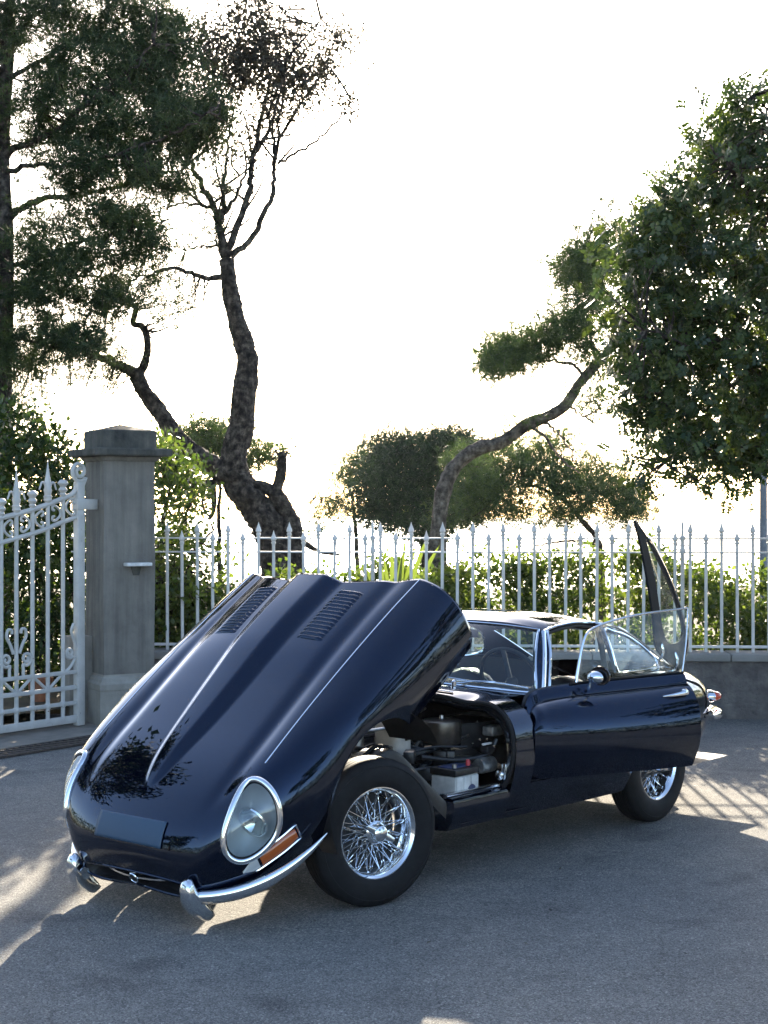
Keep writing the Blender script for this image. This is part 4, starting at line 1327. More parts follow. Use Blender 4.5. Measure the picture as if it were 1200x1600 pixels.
f_zc = pch([-.90, -.65, -.3, 0, .24, .5, .63, .74, .80, .845, .875, .890, .896], [.985, .975, .945, .897, .857, .815, .780, .733, .698, .658, .611, .560, .520])
f_ys = pch([-.9, -.3, .1, .35, .5, .62, .72, .80, .85, .88, .896], [.555, .555, .555, .555, .548, .525, .478, .42, .375, .335, .305])
f_zs = pch([-.9, -.65, -.33, 0, .25, .437, .55, .65, .74, .80, .85, .88, .896], [.930, .920, .897, .865, .834, .806, .782, .745, .694, .650, .600, .555, .512])
f_wm = pch([-.9, -.5, 0, .2, .35, .5, .62, .72, .80, .85, .88, .896], [.745, .755, .752, .745, .732, .702, .652, .586, .500, .430, .375, .335])
f_zm = pch([-.9, -.4, 0, .3, .5, .65, .78, .86, .896], [.66, .67, .70, .63, .580, .550, .520, .495, .480])
f_hb = pch([-.9, -.3, 0, .24, .42, .54, .60, .64, .9], [.046, .048, .045, .040, .032, .020, .009, 0, 0])
f_wb = pch([-.9, -.3, 0, .24, .42, .54, .60, .64, .9], [.185, .170, .150, .125, .096, .068, .045, .02, .02])
f_val = pch([-.9, -.3, .2, .42, .6, .75, .9], [.010, .011, .011, .010, .005, 0, 0])        # valley beside the wing crown
ARCH_R, ARCH_C = 0.352, 0.330


def bon_zl(x):
    """height of the side's lower edge, with the wheel arch"""
    x = np.asarray(x, float)
    low = np.where(x > 0, 0.385 + 0.062 * smoothstep(.72, .896, x), 0.50 + 0.055 * np.clip((-x - .35) / .5, 0, 1))
    r2 = ARCH_R ** 2 - (x - 0.005) ** 2
    arch = ARCH_C + np.sqrt(np.clip(r2, 0, None))
    return np.where(r2 > 0, np.maximum(low, arch), low)


def bon_top(x, y):
    """height of the bonnet's top surface, |y| <= ys"""
    x = np.asarray(x, float); ya = np.abs(y)
    ys, zc, zs = f_ys(x), f_zc(x), f_zs(x)
    q = ya / ys
    z = zc + (zs - zc) * (0.55 * q ** 2 + 0.45 * q ** 4)
    # valley between the centre panel and the wing crown
    z = z - f_val(x) * np.exp(-((q - 0.80) / 0.075) ** 2) + 0.55 * f_val(x) * np.exp(-((q - 1.0) / 0.10) ** 2)
    wb, hb = f_wb(x), f_hb(x)
    b = ya / wb
    z = z + hb * (1 - smoothstep(0.42, 1.0, b)) * (1 - 0.10 * b ** 2)
    return z


def rear_off(y, z):
    """the trailing edge bows forward in the middle like the screen"""
    return 0.135 * (1 - np.clip(np.abs(y) / 0.56, 0, 1) ** 2)


NT1, NT2, NT3 = 64, 26, 22


def bon_section(x, bottom=False):
    """half section (y,z) from the centre line to the lower edge"""
    ys = float(f_ys(x)); zs = float(bon_top(x, ys))
    wm = float(f_wm(x)); zl = float(bon_zl(x)); zm = max(float(f_zm(x)), zl + 0.022)
    t = np.linspace(0, 1, NT1)
    y1 = t * ys
    p1 = np.stack([y1, bon_top(x, y1)], 1)
    e = 1e-3
    sl = (zs - float(bon_top(x, ys - e))) / e
    sl = max(min(sl, 0.0), -0.9)
    dy, dz = wm - ys, zs - zm
    p0 = np.array([ys, zs]); p3 = np.array([wm, zm])
    a = 0.62 * dy
    t2 = np.linspace(0, 1, NT2 + 1)[1:]
    p2 = bez(p0, p0 + np.array([a, sl * a]), p3 + np.array([0, 0.62 * dz]), p3, t2)
    tuck = 0.05 * np.clip((zm - zl) / 0.16, 0, 1.6)
    q3 = np.array([wm - tuck, zl])
    t3 = np.linspace(0, 1, NT3 + 1)[1:]
    p4 = bez(p3, p3 - np.array([0, 0.45 * (zm - zl)]), q3 + np.array([tuck * 0.55, 0.4 * (zm - zl)]), q3, t3)
    out = [p1, p2, p4]
    if bottom:
        zb = 0.372 + 0.075 * float(smoothstep(.72, .896, x))
        q4 = np.array([0.0, zb])
        out.append(bez(q3, q3 - np.array([0.05, 0.03]), q4 + np.array([0.3 * wm, -0.01]), q4, np.linspace(0, 1, 13)[1:]))
    return np.vstack(out)


xs_nose = np.concatenate([0.896 - 0.11 * (1 - np.cos(np.linspace(0, PI / 2, 26))), np.linspace(0.78, 0.36, 44)])
xs_main = np.unique(np.round(np.concatenate([np.linspace(0.36, 0.30, 14), np.linspace(0.30, -0.30, 46), np.linspace(-0.30, -0.36, 14), np.linspace(-0.36, -0.86, 36)]), 5))[::-1]
NSIDE = NT1 + NT2 + NT3


def bon_row(x, bottom):
    sec = bon_section(x, bottom)
    k = np.clip((0.2 - x) / 1.06, 0, 1)
    xx = x + k ** 1.5 * rear_off(sec[:, 0], sec[:, 1])
    return np.stack([xx, sec[:, 0], sec[:, 1]], 1)


NOSE = np.array([bon_row(x, True) for x in xs_nose])
MAIN = np.array([bon_row(x, False) for x in xs_main])
# nose grid's lower closing strip (sides -> bottom) only exists ahead of the arch
HL_OUT = np.array([(.492, .50, .776), (.452, .535, .742), (.446, .572, .673), (.488, .603, .605), (.556, .603, .548), (.650, .545, .506),
                   (.722, .475, .503), (.745, .432, .556), (.708, .420, .614), (.628, .43, .675), (.550, .458, .738)])
HL_OUT = HL_OUT + np.array([.036, .062, .040])
HL_D = np.array([0.50, 0.66, 0.56]); HL_D /= np.linalg.norm(HL_D)
HL_M = align_x(HL_D)                                       # columns: d, a, b


def to2(P):
    Q = np.asarray(P) @ HL_M
    return Q[..., 1:]


def in_poly(pts, poly):
    x, y = pts[..., 0], pts[..., 1]
    ins = np.zeros(x.shape, bool)
    n = len(poly)
    for i in range(n):
        (x0, y0), (x1, y1) = poly[i], poly[(i + 1) % n]
        c = ((y0 > y) != (y1 > y)) & (x < (x1 - x0) * (y - y0) / (y1 - y0 + 1e-12) + x0)
        ins ^= c
    return ins


hl2 = crc(to2(HL_OUT), 72)
hl2 = hl2.mean(0) + (hl2 - hl2.mean(0)) * np.array([0.87, 1.0])


def shell(grids, hole):
    mb = MB()
    for G in grids:
        for sgn in (1, -1):
            Q = G if sgn > 0 else mir(G)
            n, m = Q.shape[:2]
            base = mb.n
            cen = (G[:-1, :-1] + G[1:, 1:] + G[:-1, 1:] + G[1:, :-1]) / 4
            skip = in_poly(to2(cen), hole) & (cen[..., 1] > 0.3) & (cen[..., 0] > 0.3)
            F = []
            for i in range(n - 1):
                for j in range(m - 1):
                    if skip[i, j]: continue
                    a, b, c, d = i * m + j, i * m + j + 1, (i + 1) * m + j + 1, (i + 1) * m + j
                    F.append((a, b, c, d) if sgn > 0 else (a, d, c, b))
            mb.add(Q, F)
    return mb


sh = shell([NOSE, MAIN], hl2)
skin = sh.build('bonnet_skin', 'navy_paint', bonnet, angle=180, mat2='black_plastic')
bm = bmesh.new(); bm.from_mesh(skin.data)
bmesh.ops.remove_doubles(bm, verts=bm.verts[:], dist=0.0006)
loose = [v for v in bm.verts if not v.link_faces]
bmesh.ops.delete(bm, geom=loose, context='VERTS')
bmesh.ops.recalc_face_normals(bm, faces=bm.faces[:])
up_n = sum(f.normal.z for f in bm.faces if f.calc_center_median().z > 0.75)
if up_n < 0:
    bmesh.ops.reverse_faces(bm, faces=bm.faces[:])
bm.to_mesh(skin.data); bm.free()
for p_ in skin.data.polygons: p_.use_smooth = True
md = skin.modifiers.new('shell', 'SOLIDIFY'); md.thickness = 0.006; md.offset = -1; md.material_offset = 1


def bon_pt(x, y):
    """point on the closed bonnet top"""
    k = np.clip((0.2 - x) / 1.06, 0, 1)
    x0 = x - k ** 1.5 * rear_off(np.abs(y), 0)
    k = np.clip((0.2 - x0) / 1.06, 0, 1)
    x0 = x - k ** 1.5 * rear_off(np.abs(y), 0)
    return np.array([x, y, float(bon_top(x0, y))])


def bon_nrm(x, y):
    e = 0.004
    a = bon_pt(x + e, y) - bon_pt(x - e, y); b = bon_pt(x, y + e) - bon_pt(x, y - e)
    n = np.cross(a, b)
    return n / np.linalg.norm(n)


# chrome bead along each wing seam
seam_x = np.linspace(-0.855, 0.425, 40)
for sg in (1, -1):
    pts = []
    for x in seam_x:
        s_ = bon_section(x)
        k = np.clip((0.2 - x) / 1.06, 0, 1) ** 1.5
        y, z = s_[NT1 - 1]
        pts.append((x + k * rear_off(y, z), sg * y, z + 0.0015))
    mb = MB(); mb.tube(pts, 0.0023, 6); mb.build('chrome_bead', 'chrome', bonnet)

# louvres: fourteen raised slats on each side
for sg in (1, -1):
    for k in range(14):
        x = -0.655 + k * 0.0262
        y0, y1 = 0.205, 0.352
        ys_ = np.linspace(y0, y1, 9)
        rows = []
        prof = [(-0.0125, -0.002), (-0.009, 0.0085), (-0.003, 0.0105), (0.004, 0.007), (0.0105, 0.0005)]
        for y in ys_:
            endf = min(1.0, (y - y0) / 0.010, (y1 - y) / 0.010)
            endf = 0.05 + 0.95 * math.sqrt(max(0, endf))
            row = []
            for dx, dz in prof:
                P_ = bon_pt(x + dx, sg * y)
                row.append(P_ + bon_nrm(x, sg * y) * (dz * endf))
            rows.append(row)
        mb = MB(); mb.grid(np.array(rows), flip=sg < 0)
        o = mb.build('louvre', 'navy_paint', bonnet, angle=60)
    for k in range(14):
        x = -0.655 + k * 0.0262 - 0.0132
        pts0 = [bon_pt(x - 0.0025, sg * y) + bon_nrm(x, sg * y) * 0.0012 for y in np.linspace(0.212, 0.345, 7)]
        pts1 = [bon_pt(x + 0.0045, sg * y) + bon_nrm(x, sg * y) * 0.0035 for y in np.linspace(0.212, 0.345, 7)]
        mb = MB(); mb.grid(np.array([pts0, pts1])); mb.build('louvre_shade', 'shade_black', bonnet, smooth=False)  # strip laid on the skin, coloured black as the shade under the louvre

# headlamps: chrome surround, clear cover, bowl and lamp
ALLP = np.concatenate([NOSE.reshape(-1, 3), MAIN.reshape(-1, 3)])
ALLP = ALLP[(ALLP[:, 0] > 0.3) & (ALLP[:, 1] > 0.25) & (ALLP[:, 2] > 0.42)]
A2 = to2(ALLP)


def on_skin(q2):
    d = np.sum((A2 - q2) ** 2, 1)
    i = np.argsort(d)[:6]
    w = 1 / (d[i] + 1e-6)
    P = (ALLP[i] * w[:, None]).sum(0) / w.sum()
    dd = P @ HL_M
    return HL_M @ np.array([dd[0], q2[0], q2[1]])


ring3 = np.array([on_skin(q) for q in hl2])
k_ = np.ones(7) / 7
for ax in range(3):
    ring3[:, ax] = np.convolve(np.concatenate([ring3[-3:, ax], ring3[:, ax], ring3[:3, ax]]), k_, 'valid')
cen3 = ring3.mean(0)
for sg in (1, -1):
    T = (lambda P: P) if sg > 0 else mir
    rr = ring3 + HL_D * 0.004
    mb = MB(); mb.tube(T(rr), 0.0145, 12, closed=True); mb.build('headlight_surround', 'chrome', bonnet)
    rr2 = cen3 + (ring3 - cen3) * 0.93 + HL_D * 0.010
    mb = MB(); mb.tube(T(rr2), 0.006, 8, closed=True); mb.build('headlight_seal', 'rubber', bonnet)
    rings = []
    for q in np.linspace(0.02, 0.98, 10):
        rings.append(cen3 + (ring3 - cen3) * q + HL_D * (0.040 * (1 - q ** 2) + 0.006))
    mb = MB(); mb.grid(T(np.array(rings)), cv=True); mb.build('headlight_cover', 'lamp_glass', bonnet, angle=180)
    rings = []
    for q, dep in ((1.0, 0.0), (0.97, -0.035), (0.90, -0.085), (0.70, -0.125), (0.35, -0.14), (0.02, -0.142)):
        rings.append(cen3 + (ring3 - cen3) * q + HL_D * dep + np.array([0, 0, 0.0]))
    mb = MB(); mb.grid(T(np.array(rings)), cv=True); mb.build('headlight_bowl', 'lamp_bowl', bonnet, angle=180)
    lc = cen3 - HL_D * 0.075 + np.array([0.0, 0.0, -0.01])
    pieces = []
    mb = MB(); mb.lathe([(0.001, 0.026), (0.025, 0.024), (0.048, 0.017), (0.062, 0.006), (0.066, 0.0)], 28, 'x'); pieces.append(mb.build('headlight_lens', 'lamp_glass', bonnet, angle=180))
    mb = MB(); mb.lathe([(0.012, -0.045), (0.030, -0.040), (0.050, -0.022), (0.064, 0.0)], 28, 'x'); pieces.append(mb.build('headlight_reflector', 'reflector', bonnet, angle=180))
    mb = MB(); mb.lathe([(0.001, -0.012), (0.008, -0.014), (0.010, -0.030), (0.010, -0.045)], 12, 'x'); pieces.append(mb.build('headlight_bulb', 'clear_lens', bonnet))
    mb = MB(); mb.lathe([(0.064, -0.012), (0.073, -0.008), (0.075, 0.0), (0.071, 0.006), (0.065, 0.003)], 28, 'x'); pieces.append(mb.build('headlight_rim', 'chrome', bonnet))
    for o in pieces:
        o.location = (lc[0], sg * lc[1], lc[2]); o.rotation_euler = (0, R(-4), sg * R(4))

# nose mouth: dark throat, lip, motif bar and badge
for sg, nm in ((1, 'air_intake'),):
    row = NOSE[0]
    lip = np.vstack([row, mir(row)[::-1][1:-1]])
    mb = MB()
    r1 = lip; cc = lip.mean(0)
    rings = [lip, cc + (lip - cc) * 0.965 + np.array([-0.006, 0, 0]), cc + (lip - cc) * 0.93 + np.array([-0.05, 0, 0]), cc + (lip - cc) * 0.9 + np.array([-0.25, 0, 0]), cc + (lip - cc) * 0.05 + np.array([-0.26, 0, 0])]
    mb.grid(np.array(rings), cv=True)
    mb.build('air_intake', 'interior_black', bonnet, angle=60)
    mb = MB(); mb.tube(lip + np.array([0.001, 0, 0]), 0.006, 8, closed=True); mb.build('intake_lip', 'navy_paint', bonnet)
zb_ = 0.484
pts = [(0.888 - 0.05 * (abs(y) / .27) ** 2.2, y, zb_) for y in np.linspace(-.268, .268, 25)]
mb = MB(); mb.tube(pts, 0.0105, 8, flat=((0, 0, 1), 0.8)); mb.build('motif_bar', 'dull_chrome', bonnet)
mb = MB(); mb.lathe([(0.001, 0.012), (0.018, 0.010), (0.021, 0.004), (0.0, 0.004)], 20, 'x', (0.894, 0, zb_)); mb.build('badge_disc', 'badge_black', bonnet)
mb = MB(); t = np.linspace(0, 2 * PI, 24, endpoint=False)
mb.tube(np.stack([np.full(24, 0.901), 0.0235 * np.cos(t), zb_ + 0.0235 * np.sin(t)], 1), 0.004, 6, closed=True); mb.build('badge_ring', 'chrome', bonnet)

# registration area: flat blue-grey plate lying on the nose
rows = []
for q in np.linspace(0, 1, 12):
    row = []
    for y in np.linspace(-0.215, 0.215, 21):
        x = 0.768 + (0.854 - 0.768) * q - 0.30 * y * y * 0.35
        row.append(bon_pt(x, y) + bon_nrm(x, y) * 0.004)
    rows.append(row)
mb = MB(); mb.grid(np.array(rows)); o = mb.build('number_plate', 'plate_blue', bonnet, solid=-0.003)

# bumper halves with overriders, side lights
def nose_plan(y, off=0.0):
    return None


bx_ = [(.892, .315), (.872, .37), (.83, .445), (.77, .525), (.69, .60), (.60, .66), (.50, .71), (.41, .745)]
bz_ = [.455, .448, .436, .428, .428, .437, .455, .480]
for sg in (1, -1):
    P = cr([(x + 0.022, sg * (y + 0.016), bz_[k_]) for k_, (x, y) in enumerate(bx_)], 40)
    t = np.linspace(0, 1, 40)
    rad = 0.027 * (1 - 0.92 * np.clip((t - 0.5) / 0.5, 0, 1) ** 1.6)
    rad[0] *= 0.9
    mb = MB(); mb.tube(P, rad, 14, flat=((0, 0, 1), 1.2)); mb.build('front_bumper', 'chrome', bonnet, angle=60)
    # overrider: upright shield, rounded, broad at the foot
    y0 = sg * 0.372
    secs = []
    for zz, ww, dd, xo in ((0.548, 0.004, 0.006, 0.902), (0.543, 0.022, 0.016, 0.905), (0.525, 0.030, 0.027, 0.914), (0.485, 0.034, 0.036, 0.922), (0.44, 0.036, 0.040, 0.922), (0.40, 0.038, 0.040, 0.914), (0.365, 0.040, 0.036, 0.902), (0.340, 0.038, 0.027, 0.890), (0.331, 0.022, 0.014, 0.884), (0.328, 0.003, 0.003, 0.880)):
        a = np.linspace(0, 2 * PI, 24, endpoint=False)
        ca, sa = np.cos(a), np.sin(a)
        secs.append(np.stack([xo + dd * np.sign(ca) * np.abs(ca) ** 0.6, y0 + ww * np.sign(sa) * np.abs(sa) ** 0.5, np.full(24, zz)], 1))
    mb = MB(); mb.grid(np.array(secs), cv=True); mb.build('overrider', 'chrome', bonnet, angle=60)
    # combined side light and indicator above the bumper
    q = [(.752, .545), (.69, .602), (.60, .660), (.52, .700)]
    P = cr([(x, sg * y, 0.498 + 0.018 * i) for i, (x, y) in enumerate(q)], 24)
    out_n = np.array([0.55, sg * 0.83, 0])
    def lens(i0, i1, name, mat, taper0, taper1, h0=0.030):
        Q = P[i0:i1]; n = len(Q); rows = []
        for i, p in enumerate(Q):
            f = i / (n - 1)
            hh = h0 * (taper0 + (1 - taper0) * min(1, f / 0.6)) if taper0 < 1 else h0
            if taper1 < 1: hh *= 1 - (1 - taper1) * max(0, (f - 0.75) / 0.25)
            row = []
            for a in np.linspace(-PI / 2, PI / 2, 9):
                row.append(p + out_n * (0.016 * math.cos(a)) + np.array([0, 0, hh * math.sin(a)]))
            rows.append(row)
        mb = MB(); mb.grid(np.array(rows))
        mb.f.append(tuple(range(9))); mb.f.append(tuple(range((n - 1) * 9, n * 9)))
        return mb.build(name, mat, bonnet, angle=50)
    lens(0, 8, 'side_light', 'clear_lens', 0.15, 1)
    lens(8, 23, 'indicator_lens', 'amber', 1, 0.75)
    Pb = P + out_n * 0.001
    lo = Pb + np.array([0, 0, -0.034]); hi = Pb + np.array([0, 0, 0.034])
    tf = np.concatenate([np.linspace(.15, 1, 7), np.ones(17)])
    loop = np.vstack([Pb + (lo - Pb) * tf[:, None], (Pb + (hi - Pb) * tf[:, None])[::-1]])
    mb = MB(); mb.tube(loop, 0.0045, 6, closed=True); mb.build('lens_frame', 'chrome', bonnet)

# inner baffle of the bonnet, pale underside flange behind the wheel
mb = MB()
P = [[(-.25, .50, .86), (-.25, .66, .78), (-.25, .70, .66)], [(-.42, .50, .87), (-.42, .67, .78), (-.42, .70, .64)]]
mb.grid(np.array(P)); mb.build('inner_flange', 'panel_grey', bonnet)
for sg in (1, -1):
    mb = MB()
    g = []
    for a in np.linspace(0, PI, 16):
        g.append([(0.40 * math.cos(a), sg * 0.73, 0.33 + 0.37 * math.sin(a)), (0.40 * math.cos(a), sg * 0.44, 0.33 + 0.40 * math.sin(a))])
    mb.grid(np.array(g)); mb.build('wheel_tub', 'black_plastic', bonnet)

# ---- wheels ------------------------------------------------------------------
def make_wheel(x, y, side, steer):
    wh = empty('wheel', (x, y, 0.327), parent=car)
    wh.rotation_euler = (0, 0, steer + (0 if side > 0 else PI))
    mb = MB()
    tw = 0.082
    prof = [(.198, -.062), (.205, -.074), (.235, -.083), (.275, -.084), (.305, -.076), (.322, -.064), (.3265, -.055)]
    for g in (-.036, -.012, .012, .036):
        prof += [(.330, g - .009), (.330, g - .002), (.3245, g - .0015), (.3245, g + .0015), (.330, g + .002), (.330, g + .009)]
    prof += [(.3265, .055), (.322, .064), (.305, .076), (.2975, .0795), (.2955, .0775), (.275, .084), (.235, .083), (.205, .074), (.198, .062)]
    mb.lathe(prof, 72); mb.build('tyre', 'rubber', wh, angle=50)
    mb = MB()
    mb.lathe([(.196, -.066), (.206, -.070), (.207, -.064), (.193, -.056), (.180, -.050), (.172, -.02), (.172, .012), (.180, .022), (.190, .046), (.193, .056), (.2075, .062), (.2095, .068), (.207, .0725), (.200, .0725), (.1935, .066), (.186, .058), (.181, .030), (.170, .016), (.167, -.02), (.175, -.05)], 72)
    mb.build('rim', 'chrome', wh, angle=40)
    mb = MB()
    mb.lathe([(.03, -.05), (.052, -.045), (.052, -.02), (.044, -.005), (.042, .03), (.050, .045), (.052, .052), (.046, .058), (.03, .060)], 40)
    mb.build('hub', 'chrome', wh)
    mb = MB()
    N = 32
    for k in range(N):
        a = 2 * PI * k / N
        sgn = 1 if k % 2 else -1
        for (r0, y0, da, r1, y1) in ((.046, .048, .46, .170, -.012), (.052, -.030, .30, .181, .034)):
            off = 0 if y0 > 0 else PI / N
            a1 = a + off + sgn * da
            mb.tube([(r0 * math.cos(a + off), y0, r0 * math.sin(a + off)), (r1 * math.cos(a1), y1, r1 * math.sin(a1))], 0.0017, 5, cap=False)
            q1 = r1 - .004
            mb.lathe([(.0042, -.004), (.0042, .004), (.001, .006)], 5, 'y', (q1 * math.cos(a1), y1 + .002, q1 * math.sin(a1)))
    o = mb.build('spokes', 'chrome', wh); tag(o, kind='stuff')
    # knock-off spinner with two ears
    mb = MB()
    mb.lathe([(.040, .052), (.042, .066), (.036, .082), (.034, .092), (.026, .098), (.001, .100)], 28)
    mb.build('spinner_cap', 'chrome', wh)
    for e in (0, 1):
        mb = MB()
        a0 = R(28) + e * PI
        rows = []
        for q in np.linspace(0, 1, 8):
            r_ = .022 + .060 * q; wd = .020 * (1 - .45 * q); th = .011 * (1 - .5 * q)
            cx, cz = r_ * math.cos(a0), r_ * math.sin(a0)
            tx, tz = -math.sin(a0), math.cos(a0)
            ring_ = []
            for b in np.linspace(0, 2 * PI, 12, endpoint=False):
                ring_.append((cx + tx * wd * math.cos(b), .080 + .004 * q + th * math.sin(b), cz + tz * wd * math.cos(b)))
            rows.append(ring_)
        mb.grid(np.array(rows), cv=True); mb.f.append(tuple(range(84, 96)))
        mb.build('spinner_ear', 'chrome', wh)
    mb = MB(); mb.lathe([(.001, -.062), (.165, -.062), (.168, -.055), (.168, -.050), (.12, -.046), (.05, -.045)], 36); mb.build('brake_disc', 'engine_dark', wh)
    return wh


STEER = R(-14)
make_wheel(0.0, 0.640, 1, STEER)
make_wheel(0.0, -0.640, -1, STEER)
make_wheel(-2.438, 0.640, 1, 0)
make_wheel(-2.438, -0.640, -1, 0)

# ---- body -----------------------------------------------------------------------
f_bz = pch([-.90, -1.10, -1.4, -1.75, -2.1, -2.5, -2.9, -3.2, -3.38, -3.46], [.812, .818, .825, .848, .870, .862, .815, .735, .66, .60])     # belt height
f_by = pch([-.90, -1.10, -1.4, -1.75, -2.1, -2.5, -2.9, -3.2, -3.38, -3.46], [.600, .615, .625, .640, .650, .635, .585, .50, .40, .30])   # belt half width
f_bw = pch([-.90, -1.10, -1.4, -1.8, -2.1, -2.5, -2.9, -3.2, -3.38, -3.46], [.772, .785, .800, .815, .820, .810, .745, .630, .50, .38])   # widest half width
f_bm = pch([-.90, -1.4, -2.1, -2.6, -3.1, -3.46], [.605, .60, .61, .62, .60, .54])                                                       # its height
f_bs = pch([-.50, -.9, -2.0, -2.2, -2.8, -3.1, -3.3, -3.46], [.245, .235, .225, .25, .30, .36, .41, .45])                                                  # underside height


def body_sec(x, z0=None, n1=16, n2=20, ztop=None):
    """left side from belt to underside"""
    bz, by, bw, bmz, bs = [float(f(x)) for f in (f_bz, f_by, f_bw, f_bm, f_bs)]
    zl = bs if z0 is None else z0
    r2 = 0.365 ** 2 - (x + 2.438) ** 2
    if r2 > 0: zl = max(zl, 0.325 + math.sqrt(r2))
    bmz = max(bmz, zl + 0.02)
    p0 = np.array([by, bz]); p3 = np.array([bw, bmz])
    dy, dz = bw - by, bz - bmz
    a = bez(p0, p0 + np.array([.6 * dy, -.10 * dz]), p3 + np.array([0, .6 * dz]), p3, np.linspace(0, 1, n1))
    tuck = 0.115 * np.clip((bmz - zl) / 0.38, 0, 1.2)
    q = np.array([bw - tuck, zl])
    b = bez(p3, p3 - np.array([0, .4 * (bmz - zl)]), q + np.array([tuck * .6, .3 * (bmz - zl)]), q, np.linspace(0, 1, n2))[1:]
    s = np.vstack([a, b])
    return np.stack([np.full(len(s), x), s[:, 0], s[:, 1]], 1)


DX0, DX1 = -1.10, -2.115        # door opening
xs_front = np.linspace(-.95, DX0, 10)
mb = MB(); mb.grid(np.array([body_sec(x) for x in xs_front])); mb.build('front_side_panel', 'navy_paint', car, angle=180)
# sill below the door
def sill_sec(x):
    full = body_sec(x)
    i = np.where((full[:, 2] < 0.40) | (np.arange(len(full)) == len(full) - 1))[0]
    k = i[0]
    a = full[k - 1] + (full[k] - full[k - 1]) * ((full[k - 1][2] - 0.405) / (full[k - 1][2] - full[k][2]))
    low = full[k:]
    t = np.linspace(0, 1, 7)
    idx = t * (len(low) - 1)
    lo = np.stack([np.interp(idx, np.arange(len(low)), low[:, c]) for c in range(3)], 1)
    inner = np.array([[x, a[1] - 0.09, 0.402], [x, a[1] - 0.004, 0.408]])
    return np.vstack([inner, a[None], lo])


for sg in (1, -1):
    G = np.array([sill_sec(x) for x in np.linspace(DX0, DX1, 20)])
    if sg < 0: G = mir(G)
    mb = MB(); mb.grid(G); mb.build('sill', 'navy_paint', car, angle=40)
# forward sill box, running from the bulkhead to the wheel
for sg in (1, -1):
    mb = MB()
    G = []
    for x in np.linspace(-.52, -.95, 8):
        yy = 0.735 + 0.03 * (-.52 - x)
        G.append([(x, sg * (yy - .13), .402), (x, sg * (yy - .035), .402), (x, sg * (yy - .020), .392), (x, sg * (yy - .012), .36), (x, sg * (yy - .03), .29), (x, sg * (yy - .06), .245), (x, sg * (yy - .2), .235)])
    G = np.array(G)
    mb.grid(G); mb.f.append(tuple(range(7)))
    mb.build('front_sill', 'navy_paint', car, angle=35)
xs_rear = np.unique(np.round(np.concatenate([np.linspace(DX1, -2.80, 60), np.linspace(-2.80, -3.46, 30)]), 5))[::-1]
G = np.array([body_sec(x) for x in xs_rear])
for sg in (1, -1):
    mb = MB(); mb.grid(G if sg > 0 else mir(G)); mb.build('rear_wing', 'navy_paint', car, angle=180, solid=0.004)
mb = MB(); mb.grid(mir(np.array([body_sec(x) for x in xs_front]))); mb.build('front_side_panel', 'navy_paint', car, angle=180)
# right door, shut
xs_d = np.linspace(DX0 - .003, DX1 + .003, 20)
mb = MB(); mb.grid(mir(np.array([body_sec(x, 0.41) for x in xs_d]))); rd = mb.build('right_door', 'navy_paint', car, angle=180, solid=0.03)
# tail: closing surface between the two rear wings with a little tuck
tl = body_sec(-3.46)
mb = MB()
rows = []
for q in np.linspace(0, 1, 9):
    k = math.cos(q * PI / 2)
    r_ = tl.copy(); r_[:, 1] *= k; r_[:, 0] -= 0.035 * math.sin(q * PI / 2)
    rows.append(r_)
mb.grid(np.array(rows)); mb.grid(mir(np.array(rows))); mb.build('tail_panel', 'navy_paint', car, angle=180)

# scuttle panel from the bonnet's trailing edge to the screen
f_wsx = lambda y: -1.045 - 0.375 * (np.abs(y) / .61) ** 2.4
def scut_front(y):
    x = -.95 + 0.155 * (1 - min(1, abs(y) / .57) ** 2)
    z = .855 - .045 * (abs(y) / .57) ** 2 - .012 * math.exp(-((abs(y) - .50) / .06) ** 2) + .018 * (1 - smoothstep(.12, .2, abs(y)))
    return np.array([x, y, z])


def ws_base(y):
    return np.array([float(f_wsx(y)), y, .872 - .064 * (abs(y) / .61) ** 2])


rows = []
for y in np.linspace(-.60, .60, 61):
    a = scut_front(y); b = ws_base(y) + np.array([0.0, 0, -.004])
    row = []
    for q in np.linspace(0, 1, 10):
        p = a * (1 - q) + b * q
        p[2] += .010 * math.sin(PI * q)
        row.append(p)
    rows.append(row)
mb = MB(); mb.grid(np.array(rows)); mb.build('scuttle', 'navy_paint', car, angle=180)
# shoulder between the screen foot and the belt, ahead of the door
for sg in (1, -1):
    rows = []
    for x in np.linspace(-.95, -1.44, 14):
        by, bz = float(f_by(x)), float(f_bz(x))
        if x > float(f_wsx(.6)) : yi = .598
        else: yi = .598
        zi = scut_front(.6)[2] + (ws_base(.6)[2] - .004 - scut_front(.6)[2]) * np.clip((x + .95) / (float(f_wsx(.6)) + .95), 0, 1)
        rows.append([(x, sg * yi, zi), (x, sg * (yi + by) / 2, (zi + bz) / 2 + .001), (x, sg * by, bz)])
    mb = MB(); mb.grid(np.array(rows)); mb.build('screen_shoulder', 'navy_paint', car, angle=180)
# air vents and raised strips on the scuttle
for y0, y1 in ((-.30, -.04), (.04, .30)):
    pts = [scut_front(y) * .55 + ws_base(y) * .45 + np.array([0, 0, .014]) for y in np.linspace(y0, y1, 8)]
    mb = MB(); mb.tube(pts, .010, 6, flat=((0, 0, 1), .35)); mb.build('scuttle_vent', 'chrome', car)
    pts = [scut_front(y) * .8 + ws_base(y) * .2 + np.array([0, 0, .011]) for y in np.linspace(y0, y1 + (.1 if y1 > .1 else 0), 8)]
    mb = MB(); mb.tube(pts, .010, 6, flat=((0, 0, 1), .4)); mb.build('scuttle_vent', 'dull_chrome', car)
